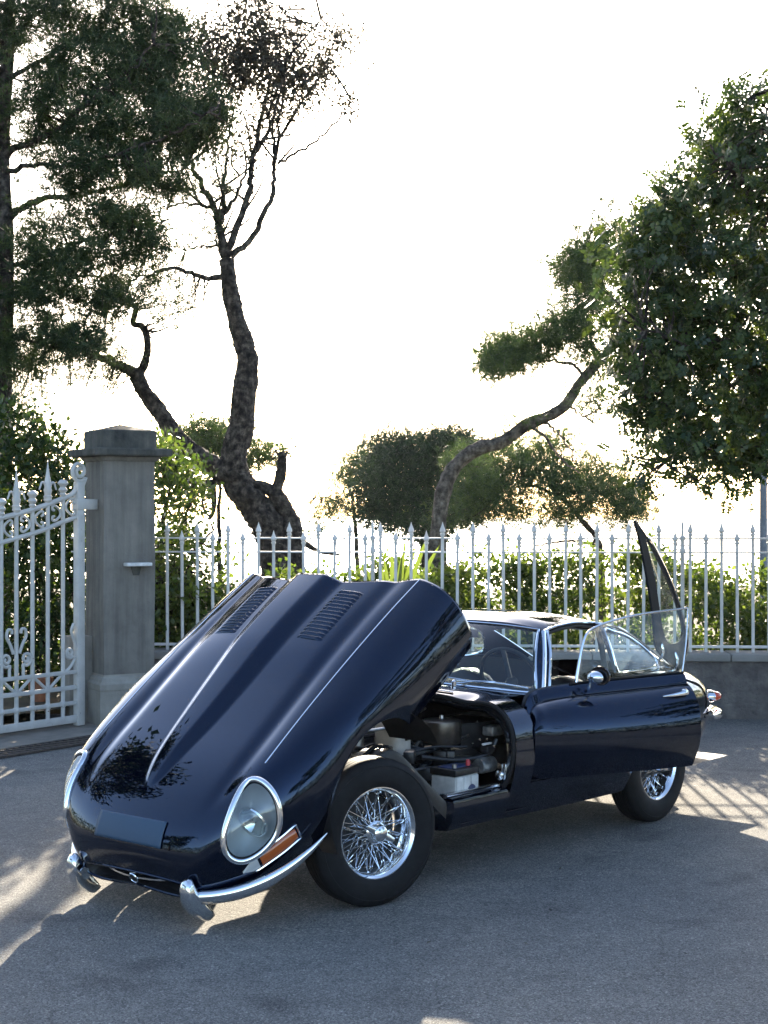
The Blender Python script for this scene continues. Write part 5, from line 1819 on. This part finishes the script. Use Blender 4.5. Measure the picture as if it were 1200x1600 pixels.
# rubber-sealed flange framing the bulkhead opening
sec = body_sec(-.95, 0.40)
arch = [scut_front(y) + np.array([.012, 0, -.004]) for y in np.linspace(0, .57, 18)] + [np.array([-.939, p[1] - .010, p[2] - .006]) for p in sec[2:]]
arch = np.array(arch)
full = np.vstack([mir(arch)[::-1], arch[1:]])
mb = MB(); mb.tube(full, .0115, 8); mb.build('bulkhead_seal', 'rubber', car)
inn = full.copy(); inn[:, 1] *= .93; inn[:, 2] = inn[:, 2] - .045 * smoothstep(.45, .8, inn[:, 2]); inn[:, 0] -= .02
mb = MB(); mb.grid(np.array([full, (full + inn) / 2 + np.array([.006, 0, 0]), inn, inn + np.array([-.03, 0, 0])])); mb.build('bulkhead_flange', 'black_gloss', car, angle=60)
inn2 = inn + np.array([-.26, 0, 0])
mb = MB(); mb.grid(np.array([inn, inn2])); mb.build('bulkhead_well', 'engine_dark', car)
cb = inn2.mean(0)
mb = MB(); mb.grid(np.array([inn2, cb + (inn2 - cb) * .02])); mb.build('bulkhead', 'engine_dark', car)

# ---- greenhouse --------------------------------------------------------------
def ws_top(y):
    return np.array([-1.50 - .085 * (abs(y) / .5) ** 2, y, 1.150 - .030 * (abs(y) / .5) ** 2.5])


rows = []
NW = 31
for q in np.linspace(0, 1, 14):
    row = []
    for s in np.linspace(-1, 1, NW):
        a = ws_base(s * .592); b = ws_top(s * .478)
        p = a * (1 - q) + b * q
        p[0] += .022 * math.sin(PI * q); p[2] += .012 * math.sin(PI * q)
        row.append(p)
    rows.append(row)
WS = np.array(rows)
mb = MB(); mb.grid(WS); mb.build('windscreen', 'clear_glass', car, angle=180)
loop = np.vstack([WS[0], WS[1:-1, -1], WS[-1][::-1], WS[1:-1, 0][::-1]])
mb = MB(); mb.tube(loop, .0085, 8, closed=True); mb.build('windscreen_trim', 'chrome', car)
mb = MB(); mb.tube(loop * np.array([1, .985, 1]) + np.array([-.006, 0, -.004]), .011, 8, closed=True); mb.build('windscreen_rubber', 'rubber', car)
# roof edge (cant rail) from screen corner to tail
cant = cr([(-1.585, .505, 1.118), (-1.68, .520, 1.140), (-1.88, .530, 1.150), (-2.10, .530, 1.132), (-2.31, .520, 1.095), (-2.52, .512, 1.020), (-2.72, .505, .930), (-2.99, .49, .80), (-3.14, .455, .735)], 50)
hatch_x0 = -2.50
rows = []
i_h = int(np.argmin(np.abs(cant[:, 0] - hatch_x0)))
for i in range(i_h + 1):
    c = cant[i]
    q = i / i_h
    xf = float(ws_top(0)[0]); xc = xf + (hatch_x0 - xf) * q
    zc = float(pch([-2.6, -2.5, -2.4, -2.28, -2.1, -1.9, -1.7, -1.5], [1.035, 1.072, 1.105, 1.137, 1.175, 1.198, 1.197, 1.158])(xc))
    row = []
    for s in np.linspace(0, 1, 22):
        y = c[1] * math.sin(s * PI / 2)
        k = 1 - math.sqrt(max(0, 1 - (math.sin(s * PI / 2) * .985) ** 2)) if False else (math.sin(s * PI / 2)) ** 2.3
        x = xc + (c[0] - xc) * k ** .9
        z = zc + (c[2] - zc) * (math.sin(s * PI / 2)) ** 3.2
        row.append((x, y, z))
    rows.append(row)
RF = np.array(rows)
mb = MB(); mb.grid(RF); mb.grid(mir(RF)); o = mb.build('roof', 'navy_paint', car, angle=180)
bm = bmesh.new(); bm.from_mesh(o.data); bmesh.ops.remove_doubles(bm, verts=bm.verts[:], dist=.001); bmesh.ops.recalc_face_normals(bm, faces=bm.faces[:]); bm.to_mesh(o.data); bm.free()
md = o.modifiers.new('shell', 'SOLIDIFY'); md.thickness = .018; md.offset = -1; md.use_flip_normals = False
hd = np.array([ws_top(s) for s in np.linspace(-.478, .478, 21)])
rows = [hd + np.array([.004, 0, -.010]), hd + np.array([-.02, 0, .010]), hd + np.array([-.05, 0, .016])]
mb = MB(); mb.grid(np.array(rows)); mb.build('screen_header', 'navy_paint', car)
for sg in (1, -1):
    S = (lambda P: np.array(P, float)) if sg > 0 else mir
    mb = MB(); mb.tube(S(cant + np.array([0, .004, .002])), .0065, 6); mb.build('roof_gutter', 'chrome', car)
    # windscreen pillar: painted core with a bright outer edge
    base = ws_base(.612); top = cant[0]
    pil = cr([base, base * .72 + top * .28 + np.array([.012, .012, .006]), base * .35 + top * .65 + np.array([.012, .014, .006]), top], 16)
    mb = MB(); mb.tube(S(pil), .012, 8, flat=((1, 0, 0), 1.2)); mb.build('screen_pillar', 'chrome', car)
    edge = pil + np.array([-.038, .012, .002]); edge[-1] = cant[2] + np.array([0, .0, -.006])
    mb = MB(); mb.tube(S(cr(edge[::5].tolist() + [cant[4]], 20)), .009, 8); mb.build('pillar_trim', 'chrome', car)
    wsE = WS[:, -1]
    tq = np.linspace(0, 1, len(wsE))
    eE = np.stack([np.interp(tq, np.linspace(0, 1, len(edge)), edge[:, c_]) for c_ in range(3)], 1)
    mb = MB(); mb.grid(S(np.stack([wsE, (wsE + eE) / 2 + np.array([.006, .012, .004]), eE], 1))); mb.build('pillar_skin', 'navy_paint', car, angle=180)
    # B post and door aperture rail
    bp_ = cr([(-2.055, .60, .86), (-2.06, .575, .98), (-2.065, .538, 1.115)], 10)
    mb = MB(); mb.tube(S(bp_), .017, 6, flat=((1, 0, 0), 1.2)); mb.build('b_post', 'interior_black', car)
    dr = cr([(-1.60, .500, 1.098), (-1.70, .512, 1.118), (-1.88, .520, 1.130), (-2.06, .520, 1.112)], 16)
    mb = MB(); mb.tube(S(dr), .010, 6); mb.build('door_rail', 'interior_black', car)
    # quarter panel with its window opening
    qw = np.array([(-2.095, .872), (-2.105, 1.088), (-2.22, 1.082), (-2.36, 1.050), (-2.48, .995), (-2.555, .93), (-2.575, .895), (-2.55, .872), (-2.46, .862), (-2.25, .866)])
    qc = crc(qw, 60)
    qc = np.where(np.isnan(qc), 0, qc)

    def qy(x, z):
        zb, yb = f_bz(x), f_by(x)
        ic = np.interp(-x, -cant[:, 0], np.arange(len(cant)))
        zt, yt = np.interp(ic, np.arange(len(cant)), cant[:, 2]), np.interp(ic, np.arange(len(cant)), cant[:, 1])
        t = np.clip((z - zb) / np.maximum(zt - zb, .02), 0, 1)
        return yb + (yt - yb) * t + .018 * np.sin(PI * t)
    ca2 = cant[(cant[:, 0] <= -2.06)]
    outer = [(p[0], p[2]) for p in ca2]
    outer += [(x, float(f_bz(x))) for x in np.linspace(ca2[-1][0], -2.06, 34)]
    from mathutils.geometry import delaunay_2d_cdt
    vts = [Vector(q) for q in outer] + [Vector(q) for q in qc]
    no, nq = len(outer), len(qc)
    eds = [(i, (i + 1) % no) for i in range(no)] + [(no + i, no + (i + 1) % nq) for i in range(nq)]
    res = delaunay_2d_cdt(vts, eds, [], 1, 1e-5)
    V2, _, F2 = res[0], res[1], res[2]
    mb = MB()
    F3 = []
    for f in F2:
        c2 = sum((V2[i] for i in f), Vector((0, 0))) / len(f)
        if not in_poly(np.array([c2]), qc)[0]: F3.append(tuple(f))
    V3 = np.array([(v.x, float(qy(v.x, v.y)), v.y) for v in V2])
    mb.add(S(V3), F3); mb.build('quarter_panel', 'navy_paint', car, angle=180, solid=None)
    q3 = np.array([(x, float(qy(x, z)), z) for x, z in qc])
    mb = MB(); mb.tube(S(q3 + np.array([0, .004, 0])), .0075, 6, closed=True); mb.build('quarter_window_trim', 'chrome', car)
    c3 = q3.mean(0)
    mb = MB(); mb.grid(S(np.array([c3 + (q3 - c3) * r_ + np.array([0, .003 * (1 - r_), 0]) for r_ in (.02, .5, .99)])), cv=True); mb.build('quarter_window', 'hatch_glass_mat', car, angle=180)
# tail deck below the hatch opening
rows = []
for x in np.linspace(-3.10, -3.46, 10):
    by, bz = float(f_by(x)), float(f_bz(x))
    rows.append([(x, by * math.sin(s), bz + .05 * math.cos(s) * np.clip((x + 3.5) / .4, 0, 1)) for s in np.linspace(-PI / 2, PI / 2, 19)])
mb = MB(); mb.grid(np.array(rows)); mb.build('tail_deck', 'navy_paint', car, angle=180)
# load floor and inner trim
mb = MB(); mb.grid(np.array([[(x, y, .62 + .05 * (x + 2.1)) for y in np.linspace(-.6, .6, 5)] for x in np.linspace(-2.1, -3.2, 5)])); mb.build('load_floor', 'interior_black', car)
for sg in (1, -1):
    mb = MB(); mb.grid(np.array([[(x, sg * (f_by(x) - .03), z) for z in (.3, float(f_bz(x)) - .01)] for x in np.linspace(-.92, -3.2, 24) if not (sg > 0 and DX1 < x < DX0)])if sg < 0 else np.array([[(x, (f_by(x) - .03), z) for z in (.3, float(f_bz(x)) - .01)] for x in np.linspace(DX1, -3.2, 14)]))
    mb.build('side_trim', 'interior_black', car)
mb = MB(); mb.grid(np.array([[(x, y, .27) for y in (-.7, .7)] for x in (-.6, -3.3)])); mb.build('floor_pan', 'interior_black', car)
# rear bumper and tail lamp
for sg in (1, -1):
    P = cr([(-3.02, .715, .545), (-3.16, .665, .535), (-3.30, .585, .525), (-3.42, .47, .52), (-3.50, .30, .515)], 26); P[:, 1] += .03
    P[:, 1] *= sg
    mb = MB(); mb.tube(P, .034 * np.clip(np.linspace(.1, 3, 26), 0, 1), 12); mb.build('rear_bumper', 'chrome', car)
    mb = MB(); mb.lathe([(.001, .05), (.02, .047), (.032, .034), (.036, .015), (.036, 0)], 18, 'x'); o = mb.build('tail_lamp', 'red_lens', car)
    o.location = (-3.255, sg * .60, .628); o.rotation_euler = (0, 0, sg * R(145)); o.scale = (1.3, 1.5, .85)
    mb = MB(); mb.lathe([(.036, .0), (.043, .004), (.043, -.02), (.03, -.05)], 18, 'x'); o = mb.build('tail_lamp_rim', 'chrome', car)
    o.location = (-3.255, sg * .60, .628); o.rotation_euler = (0, 0, sg * R(145)); o.scale = (1.3, 1.5, .85)

# ---- tailgate, hinged on the left and standing open -----------------------------
hat = empty('tailgate', (0, .52, 0), parent=car)
out2 = crc([(-2.405, 1.705), (-2.49, 1.645), (-2.60, 1.555), (-2.71, 1.445), (-2.82, 1.325), (-2.93, 1.19), (-3.02, 1.05), (-3.07, .95), (-3.05, .86), (-2.98, .81), (-2.84, .868), (-2.72, .935), (-2.67, 1.00), (-2.625, 1.15), (-2.545, 1.35), (-2.455, 1.58)], 80)
c2 = np.array([-2.74, 1.16])
inn_ = crc([(-2.53, 1.585), (-2.605, 1.525), (-2.69, 1.44), (-2.80, 1.32), (-2.91, 1.18), (-2.985, 1.06), (-2.985, .99), (-2.91, .968), (-2.82, .985), (-2.755, 1.06), (-2.705, 1.17), (-2.62, 1.38)], 80)
# align the start of both loops, then bridge them into a frame with thickness
def resamp(L, c):
    a = np.unwrap(np.arctan2(L[:, 1] - c[1], L[:, 0] - c[0]))
    return L
bow = lambda P: np.array([[p[0], .05 * math.sin((p[1] - .8) * 2.2), p[1]] for p in P])
O3, I3 = bow(out2), bow(inn_)
j0 = int(np.argmin(np.sum((I3 - O3[0]) ** 2, 1))); I3 = np.roll(I3, -j0, 0)
th = np.array([0, .014, 0])
mb = MB(); mb.grid(np.array([O3, O3 + th, I3 + th * .8, I3, O3]), cv=True); mb.build('frame', 'rubber', hat, angle=40)  # navy frame in matt black, which stands in for its dark reflections
cI = I3.mean(0)
mb = MB(); mb.grid(np.array([cI + (I3 - cI) * q + np.array([0, .012, 0]) for q in (.02, .4, .75, 1.0)]), cv=True); mb.build('glass', 'hatch_glass_mat', hat, angle=180)
mb = MB(); mb.tube((O3 + th * .6)[8:40] + np.array([-.012, 0, .008]), .005, 6); mb.build('trim', 'chrome', hat)
for xx, zz in ((-2.76, .905), (-2.93, .83)):
    mb = MB(); mb.tube(cr([(xx, -.03, zz - .05), (xx, .03, zz), (xx, .03, zz + .06), (xx, .01, zz + .09)], 10), .010, 8); mb.build('hinge', 'chrome', hat)

# ---- left door, open -----------------------------------------------------------
HX, HY = -1.10, .770
door = empty('left_door', (HX, HY, 0), R(-23.5), parent=car)
DL = 1.012
f_dt = pch([0, .02, .06, .12, .3, .6, .9, DL], [.70, .78, .835, .850, .868, .882, .893, .896])


def door_sec(s, n1=14, n2=14):
    bw = .022 + .028 * math.sin(PI * min(1, s / DL) * .8)
    zt = float(f_dt(s)); by = -.135 + .02 * s
    if s < .1: by += (.1 - s) * .35
    p0 = np.array([by, zt]); p1 = np.array([by + .018, zt - .012]); p2 = np.array([by + .035, zt - .055]); pm = np.array([bw, .62 - .0 * s]); pb = np.array([bw - .075, .412])
    up = bez(p2, p2 + np.array([.055, -.012]), pm + np.array([0, .12]), pm, np.linspace(0, 1, n1))
    lo = bez(pm, pm - np.array([0, .09]), pb + np.array([.04, .07]), pb, np.linspace(0, 1, n2))[1:]
    sec = np.vstack([p0[None], p1[None], up, lo])
    return np.stack([np.full(len(sec), -s), sec[:, 0], sec[:, 1]], 1)


ss_ = np.concatenate([np.linspace(0, .12, 10), np.linspace(.14, DL, 30)])
DS = np.array([door_sec(s) for s in ss_])
inner = DS.copy(); inner[:, :, 1] = np.minimum(inner[:, :, 1] - .035, -.125)
mb = MB(); mb.grid(DS)
mb.grid(np.array([DS[-1], inner[-1]])); mb.grid(np.array([DS[0], inner[0]])); mb.grid(np.stack([DS[:, -1], inner[:, -1]], 1)); 
mb.build('door_skin', 'navy_paint', door, angle=35)
mb = MB(); mb.grid(inner); mb.build('door_trim', 'leather', door, angle=40)
# glass, frameless with a bright edge
gpts = [(.335, .878), (.345, .915), (.385, 1.04), (.425, 1.118), (.48, 1.152), (.60, 1.183), (.80, 1.213), (1.095, 1.236), (1.062, 1.08), (1.012, .896), (.80, .888), (.55, .882)]
g2 = np.array(gpts)
gl = np.vstack([cr(g2[:8], 40), cr(g2[7:10], 14)[1:], cr(g2[9:], 14)[1:]])
def gy(z): return -.122 - .060 * np.clip((z - .88) / .35, 0, 1) ** 1.3
G3 = np.array([(-s, float(gy(z)), z) for s, z in gl])
cg = G3.mean(0)
rings = [cg + (G3 - cg) * q for q in (.02, .35, .7, .9, 1.0)]
rings = [np.stack([r_[:, 0], gy(r_[:, 2]), r_[:, 2]], 1) for r_ in rings]
mb = MB(); mb.grid(np.array(rings), cv=True); mb.build('door_glass', 'door_glass_mat', door, angle=180)
mb = MB(); mb.tube(G3[:18], np.linspace(.0095, .007, 18), 8); mb.build('glass_edge', 'chrome', door)
mb = MB(); mb.tube(G3[17:40], .006, 8); mb.build('glass_edge', 'dull_chrome', door)
mb = MB(); mb.tube(G3[39:53], .0045, 8); mb.build('glass_edge', 'dull_chrome', door)
mb = MB(); mb.tube([(-s, door_sec(s)[0][1] + .004, float(f_dt(s)) + .003) for s in np.linspace(.30, DL, 20)], .006, 6); mb.build('waist_seal', 'rubber', door)
mb = MB(); mb.tube(cr([(-s, door_sec(s)[2][1] + .006, door_sec(s)[2][2] + .002) for s in np.linspace(.02, DL, 12)], 30), .0035, 6); mb.build('waist_trim', 'black_gloss', door)
# handle
hs = lambda s, z: np.array([-s, np.interp(-z, -door_sec(s)[2:, 2], door_sec(s)[2:, 1]), z])
hp = [hs(.80, .795) + np.array([0, .012, -.003]), hs(.86, .797) + np.array([0, .022, 0]), hs(.915, .802) + np.array([0, .024, 0]), hs(.948, .806) + np.array([0, .022, 0])]
mb = MB(); mb.tube(cr(hp, 16), np.concatenate([np.linspace(.004, .013, 12), [.014, .015, .013, .008]]), 10, flat=((0, 1, 0), .8)); mb.build('door_handle', 'chrome', door)
mb = MB(); mb.lathe([(.018, -.002), (.018, .018), (.012, .030), (.001, .032)], 18, 'y', hs(.948, .806)); mb.build('handle_button', 'chrome', door)
# mirror
mbase = np.array([-.39, -.085, .875])
mb = MB(); mb.tube(cr([mbase + np.array([0, .0, -.03]), mbase + np.array([.005, .03, .015]), mbase + np.array([.0, .06, .035])], 10), .010, 8); mir_o = mb.build('mirror_stem', 'chrome', door)
mb = MB(); mb.lathe([(.001, .028), (.022, .024), (.036, .012), (.041, .0), (.038, -.003), (.001, -.003)], 22, 'x'); o = mb.build('mirror_head', 'chrome', door)
o.location = mbase + np.array([.012, .075, .035]); o.rotation_euler = (0, 0, R(30)); o.scale = (.95, 1.1, .82)
mb = MB(); mb.lathe([(.001, -.004), (.042, -.004), (.044, -.012), (.001, -.016)], 22, 'x'); o2 = mb.build('mirror_back', 'black_gloss', door)
o2.location = mbase + np.array([-.012, .075, .042]); o2.rotation_euler = (0, 0, R(30)); o2.scale = (1.3, 1.3, 1.15)

# ---- cabin -------------------------------------------------------------------
def seat(y):
    s = empty('seat', (-1.86, y, .30), parent=car)
    mb = MB(); rows = []
    for q in np.linspace(0, 1, 16):
        z = .05 + .475 * q; w = .235 * (1 - .0 * q) * math.sqrt(max(.02, 1 - max(0, (q - .62) / .38) ** 2.3))
        x = -.02 - .17 * q
        row = []
        for a in np.linspace(0, 2 * PI, 24, endpoint=False):
            row.append((x + .062 * math.copysign(abs(math.cos(a)) ** .6, math.cos(a)), w * math.copysign(abs(math.sin(a)) ** .6, math.sin(a)), z))
        rows.append(row)
    mb.grid(np.array(rows), cv=True); mb.f.append(tuple(range(15 * 24, 16 * 24)))
    mb.build('backrest', 'leather', s, angle=60)
    R2 = np.array(rows)
    edge = np.vstack([R2[3:, 6], R2[3:, 18][::-1]])
    mb = MB(); mb.tube(edge + np.array([.03, 0, .004]), .0035, 6); mb.build('piping', 'piping', s)
    mb = MB(); mb.box((.22, 0, .04), (.50, .46, .13), None, .04); mb.build('cushion', 'leather', s)
    return s


seat(.34); seat(-.34)
mb = MB()
rows = []
for y in np.linspace(-.58, .58, 31):
    xw = float(f_wsx(y))
    rows.append([(xw - .02, y, ws_base(y)[2] - .012), (min(xw - .05, -1.22), y, .862 - .03 * (abs(y) / .58) ** 2), (-1.46, y, .845 - .02 * abs(y)), (-1.475, y, .81), (-1.45, y, .62)])
mb.grid(np.array(rows)); mb.build('dashboard', 'interior_black', car, angle=40)
mb = MB(); mb.box((-1.45, .0, .37), (1.0, .22, .22), None, .03); mb.build('tunnel', 'leather', car)
sw = empty('steering_wheel', (-1.50, .36, .845), parent=car); sw.rotation_euler = (0, R(-68), 0)
t = np.linspace(0, 2 * PI, 48, endpoint=False)
mb = MB(); mb.tube(np.stack([.195 * np.cos(t), .195 * np.sin(t), 0 * t], 1), .0115, 8, closed=True); mb.build('rim', 'interior_black', sw)
for a in (0.0, 2.1, 4.2):
    mb = MB(); mb.box((.1 * math.cos(a), .1 * math.sin(a), -.01), (.19, .03, .003), rotz(a)); mb.build('spoke', 'chrome', sw)
mb = MB(); mb.lathe([(.001, .02), (.03, .015), (.034, 0), (.02, -.05), (.02, -.3)], 16, 'z'); mb.build('boss', 'interior_black', sw)
# mirror in the cabin
mb = MB(); mb.box((-1.56, 0, 1.085), (.02, .18, .045), None, .008); mb.build('cabin_mirror', 'interior_black', car)
# three wipers
for y0, y1, y2 in ((-.36, -.16, -.30), (.02, .22, .12), (.30, .44, .47)):
    a = ws_base(y0) + np.array([.045, 0, .012]); 
    t_ = ws_base(y1) + np.array([-.02, 0, .035])
    mb = MB(); mb.tube([a, a * .5 + t_ * .5 + np.array([0, 0, .008]), t_], .0045, 6); mb.build('wiper_arm', 'chrome', car)
    b0, b1 = ws_base(y1 - .17) + np.array([-.012, 0, .022]), ws_base(min(.56, y1 + .17)) + np.array([-.012, 0, .022])
    mb = MB(); mb.tube(cr([b0, t_ + np.array([0, 0, -.004]), b1], 12), .0045, 6); mb.build('wiper_blade', 'dull_chrome', car)
    mb = MB(); mb.lathe([(.014, -.01), (.014, .012), (.006, .02), (.001, .021)], 12, 'z', a); mb.build('wiper_spindle', 'chrome', car)

# ---- engine bay -----------------------------------------------------------------
# diagonal flange behind the wheel and the sealing rail on the sill
mb = MB()
P = cr([(-.085, .600, .640), (-.14, .608, .668), (-.20, .618, .664), (-.26, .630, .620), (-.36, .650, .525), (-.50, .678, .395)], 30)
rows = []
for p in P:
    rows.append([p + np.array([.0, -.13, -.012]), p + np.array([0, -.02, 0]), p + np.array([.004, .012, -.006]), p + np.array([.008, .02, -.03]), p + np.array([.014, .02, -.085])])
mb.grid(np.array(rows)); mb.build('wheel_arch_flange', 'black_plastic', car, angle=40)
mb = MB(); mb.tube(P + np.array([0, -.06, .006]), .010, 8); mb.build('flange_seal', 'rubber', car)
mb = MB(); mb.tube([(-.52, .655, .408), (-.945, .675, .408)], .011, 8, flat=((0, 1, 0), 2.5)); mb.build('sill_seal', 'dull_chrome', car)
# engine block, cam covers, frame tubes
mb = MB(); mb.box((-.42, -.04, .46), (1.0, .30, .34), None, .03); mb.build('engine_block', 'engine_dark', car)
for yy in (-.12, .05):
    mb = MB(); mb.box((-.42, yy, .66), (.92, .085, .075), None, .03); mb.build('cam_cover', 'engine_metal', car)
for a, b in (((-.90, .44, .60), (.35, .30, .46)), ((-.90, .46, .34), (.35, .30, .30)), ((-.9, .44, .6), (-.1, .38, .30)), ((.05, .33, .5), (.05, -.33, .5)), ((-.90, -.44, .60), (.35, -.30, .46))):
    mb = MB(); mb.tube([a, b], .016, 8); mb.build('frame_tube', 'black_gloss', car)
# air cleaner: round drum flowing into a trapezoid box
mb = MB()
dc = np.array([-.835, .40, .0])
mb.lathe([(.001, .722), (.02, .724), (.05, .720), (.088, .718), (.100, .712), (.103, .695), (.103, .612), (.096, .600), (.001, .600)], 40, 'z', dc); mb.build('air_cleaner_drum', 'filter_drum', car)
mb = MB(); mb.lathe([(.001, .740), (.010, .738), (.012, .722)], 12, 'z', dc); mb.build('wing_nut', 'engine_metal', car)
mb = MB()
out_ = [(-.90, .31), (-.88, .49), (-.99, .53), (-1.18, .54), (-1.18, .26), (-1.0, .28)]
mb.poly([(x, y, .575) for x, y in out_], (0, 0, .122)); mb.build('air_cleaner_box', 'black_plastic', car, angle=20)
for x, y in ((-.99, .51), (-1.16, .52), (-.99, .30), (-1.16, .28)):
    mb = MB(); mb.lathe([(.006, .697), (.006, .702), (.001, .703)], 8, 'z', (x, y, 0)); mb.build('screw', 'chrome', car)
mb = MB(); mb.tube(cr([(-.83, .40, .60), (-.83, .39, .50), (-.80, .30, .44), (-.74, .18, .42)], 14), .048, 12); mb.build('intake_trunk', 'black_plastic', car)
# expansion bottle and the pale panel behind it
mb = MB(); rows = []
for z, w in ((.50, .05), (.505, .064), (.52, .068), (.60, .068), (.655, .066), (.672, .052), (.676, .034), (.690, .034)):
    rows.append([(w * math.copysign(abs(math.cos(a)) ** .5, math.cos(a)), w * 1.15 * math.copysign(abs(math.sin(a)) ** .5, math.sin(a)), z) for a in np.linspace(0, 2 * PI, 24, endpoint=False)])
mb.grid(np.array(rows), cv=True); mb.add(np.zeros((0, 3)), [])
bt = mb.build('expansion_bottle', 'bottle_plastic', car, angle=50); bt.location = (-.55, .32, .06)
mb = MB(); mb.lathe([(.036, .688), (.038, .69), (.038, .712), (.030, .716), (.001, .716)], 20, 'z'); o = mb.build('bottle_cap', 'bottle_plastic', car); o.location = (-.55, .32, .06)
for dx in (-.03, .03):
    mb = MB(); mb.lathe([(.006, .712), (.006, .728), (.001, .729)], 8, 'z'); o = mb.build('bottle_stud', 'engine_metal', car); o.location = (-.55 + dx, .32 + dx, .06)
mb = MB(); mb.tube([(-.618, .28, .66), (-.622, .32, .66), (-.622, .385, .66), (-.55, .402, .66)], .012, 6, flat=((0, 0, 1), 1.6)); mb.build('bottle_strap', 'black_plastic', car)
mb = MB(); mb.box((-.18, .12, .53), (.02, .50, .34), rotz(R(-18)), .008); mb.build('heat_panel', 'panel_grey', car)
mb = MB(); mb.box((-.02, .36, .46), (.36, .015, .30), rotz(R(4)), .006); mb.build('inner_wing_panel', 'panel_grey', car)
# battery with terminals
bat = empty('battery', (-.715, .575, .372), parent=car)
mb = MB(); mb.box((0, 0, .055), (.185, .15, .11), None, .008); mb.build('case', 'battery_white', bat)
for xx in (-.06, 0, .06):
    mb = MB(); mb.box((xx, .076, .055), (.052, .008, .10), None, .003); mb.build('cell', 'battery_white', bat)
mb = MB(); mb.box((0, 0, .128), (.195, .16, .034), None, .006); mb.build('lid', 'black_plastic', bat)
mb = MB(); mb.box((.0, .0, .147), (.15, .09, .006), None, .002); mb.build('lid_plate', 'battery_blue', bat)
mb = MB(); mb.lathe([(.011, .15), (.011, .17), (.008, .178), (.001, .178)], 12, 'z', (-.04, .05, 0)); mb.build('terminal', 'red_cap', bat)
mb = MB(); mb.lathe([(.011, .15), (.011, .168), (.001, .168)], 12, 'z', (.07, .05, 0)); mb.build('terminal', 'engine_metal', bat)
mb = MB(); mb.lathe([(.030, .088), (.030, .0885)], 20, 'y'); 
t = np.linspace(0, 2 * PI, 24, endpoint=False)
mb = MB(); mb.poly(np.stack([-.03 + .034 * np.cos(t), np.full(24, .0805), .03 + .034 * np.sin(t)], 1), (0, .0015, 0)); mb.build('sticker', 'battery_blue', bat, smooth=False)
# small fittings: relay, starter solenoid, hoses, wiring
mb = MB(); mb.lathe([(.001, -.05), (.045, -.048), (.05, -.03), (.05, .03), (.045, .05), (.001, .052)], 20, 'y', (-.90, .50, .49)); mb.build('horn', 'engine_metal', car)
mb = MB(); mb.box((-.95, .60, .575), (.06, .05, .035), None, .008); mb.build('wiper_relay', 'engine_dark', car)
mb = MB(); mb.box((-.93, .61, .605), (.07, .012, .010), None, .002); mb.build('fuse_label', 'marble', car)
mb = MB(); mb.box((-.955, .705, .475), (.03, .03, .085), None, .008); mb.build('bonnet_catch', 'dull_chrome', car)
mb = MB(); mb.lathe([(.022, 0), (.024, .01), (.010, .018), (.001, .018)], 14, 'x', (-.945, .68, .455)); mb.build('catch_wheel', 'dull_chrome', car)
rs = random.Random(3)
for k in range(30):
    p0 = np.array([-.2 - .6 * rs.random(), -.1 + .5 * rs.random(), .45 + .2 * rs.random()])
    p3 = np.array([-.5 - .45 * rs.random(), .1 + .45 * rs.random(), .42 + .25 * rs.random()])
    m1 = (p0 + p3) / 2 + np.array([rs.uniform(-.05, .05), rs.uniform(-.05, .05), rs.uniform(.0, .09)])
    mb = MB(); mb.tube(cr([p0, m1, p3], 14), .004 + .006 * rs.random(), 6); mb.build('hose', rs.choice(['black_plastic', 'engine_dark', 'engine_dark']), car)
for k in range(18):
    c_ = (-.35 - .5 * rs.random(), .12 + .4 * rs.random(), .45 + .16 * rs.random())
    mb = MB(); mb.box(c_, (.03 + .06 * rs.random(), .03 + .05 * rs.random(), .03 + .05 * rs.random()), rotz(rs.random()), .006); mb.build('engine_fitting', rs.choice(['engine_dark', 'engine_metal', 'black_plastic']), car)
for k, xx in enumerate((-.42, -.60, -.76)):      # three carburettors beside the air cleaner
    mb = MB(); mb.lathe([(.001, .03), (.030, .028), (.034, .01), (.034, -.04), (.022, -.05), (.022, -.10)], 18, 'z', (xx, .20, .655)); mb.build('carburettor_dashpot', 'engine_metal', car)
    mb = MB(); mb.box((xx, .20, .54), (.09, .11, .08), None, .015); mb.build('carburettor_body', 'engine_metal', car)
mb = MB(); mb.tube(cr([(-.30, .30, .70), (-.60, .36, .715), (-.80, .28, .745), (-.98, .18, .74)], 18), .008, 8); mb.build('fuel_pipe', 'engine_metal', car)
mb = MB(); mb.tube(cr([(-.62, .44, .56), (-.80, .52, .53), (-.95, .60, .55), (-1.0, .62, .62)], 18), .012, 8); mb.build('heater_hose', 'black_plastic', car)
mb = MB(); mb.box((-1.02, .585, .66), (.10, .07, .05), None, .01); mb.build('wiper_motor', 'engine_metal', car)
mb = MB(); mb.lathe([(.001, .06), (.035, .058), (.04, .04), (.04, -.05), (.001, -.052)], 18, 'x', (-.93, .60, .50)); mb.build('starter_solenoid', 'engine_metal', car)
for k in range(6):
    mb = MB(); mb.lathe([(.007, -.004), (.007, .004), (.001, .005)], 8, 'x', (-.905, .45 + .045 * k, .62 + .02 * math.sin(k * 2.2))); mb.build('bulkhead_bolt', 'chrome', car)
# belly: exhaust pipes and silencers
for yy in (.10, .2):
    mb = MB(); mb.tube([(-.9, yy, .19), (-2.2, yy, .17), (-3.4, yy * .6, .25)], .026, 10); mb.build('exhaust_pipe', 'engine_metal', car)
    mb = MB(); mb.tube([(-1.5, yy, .175), (-2.0, yy, .17)], .05, 12, flat=((0, 1, 0), 1.0)); mb.build('silencer', 'engine_dark', car)
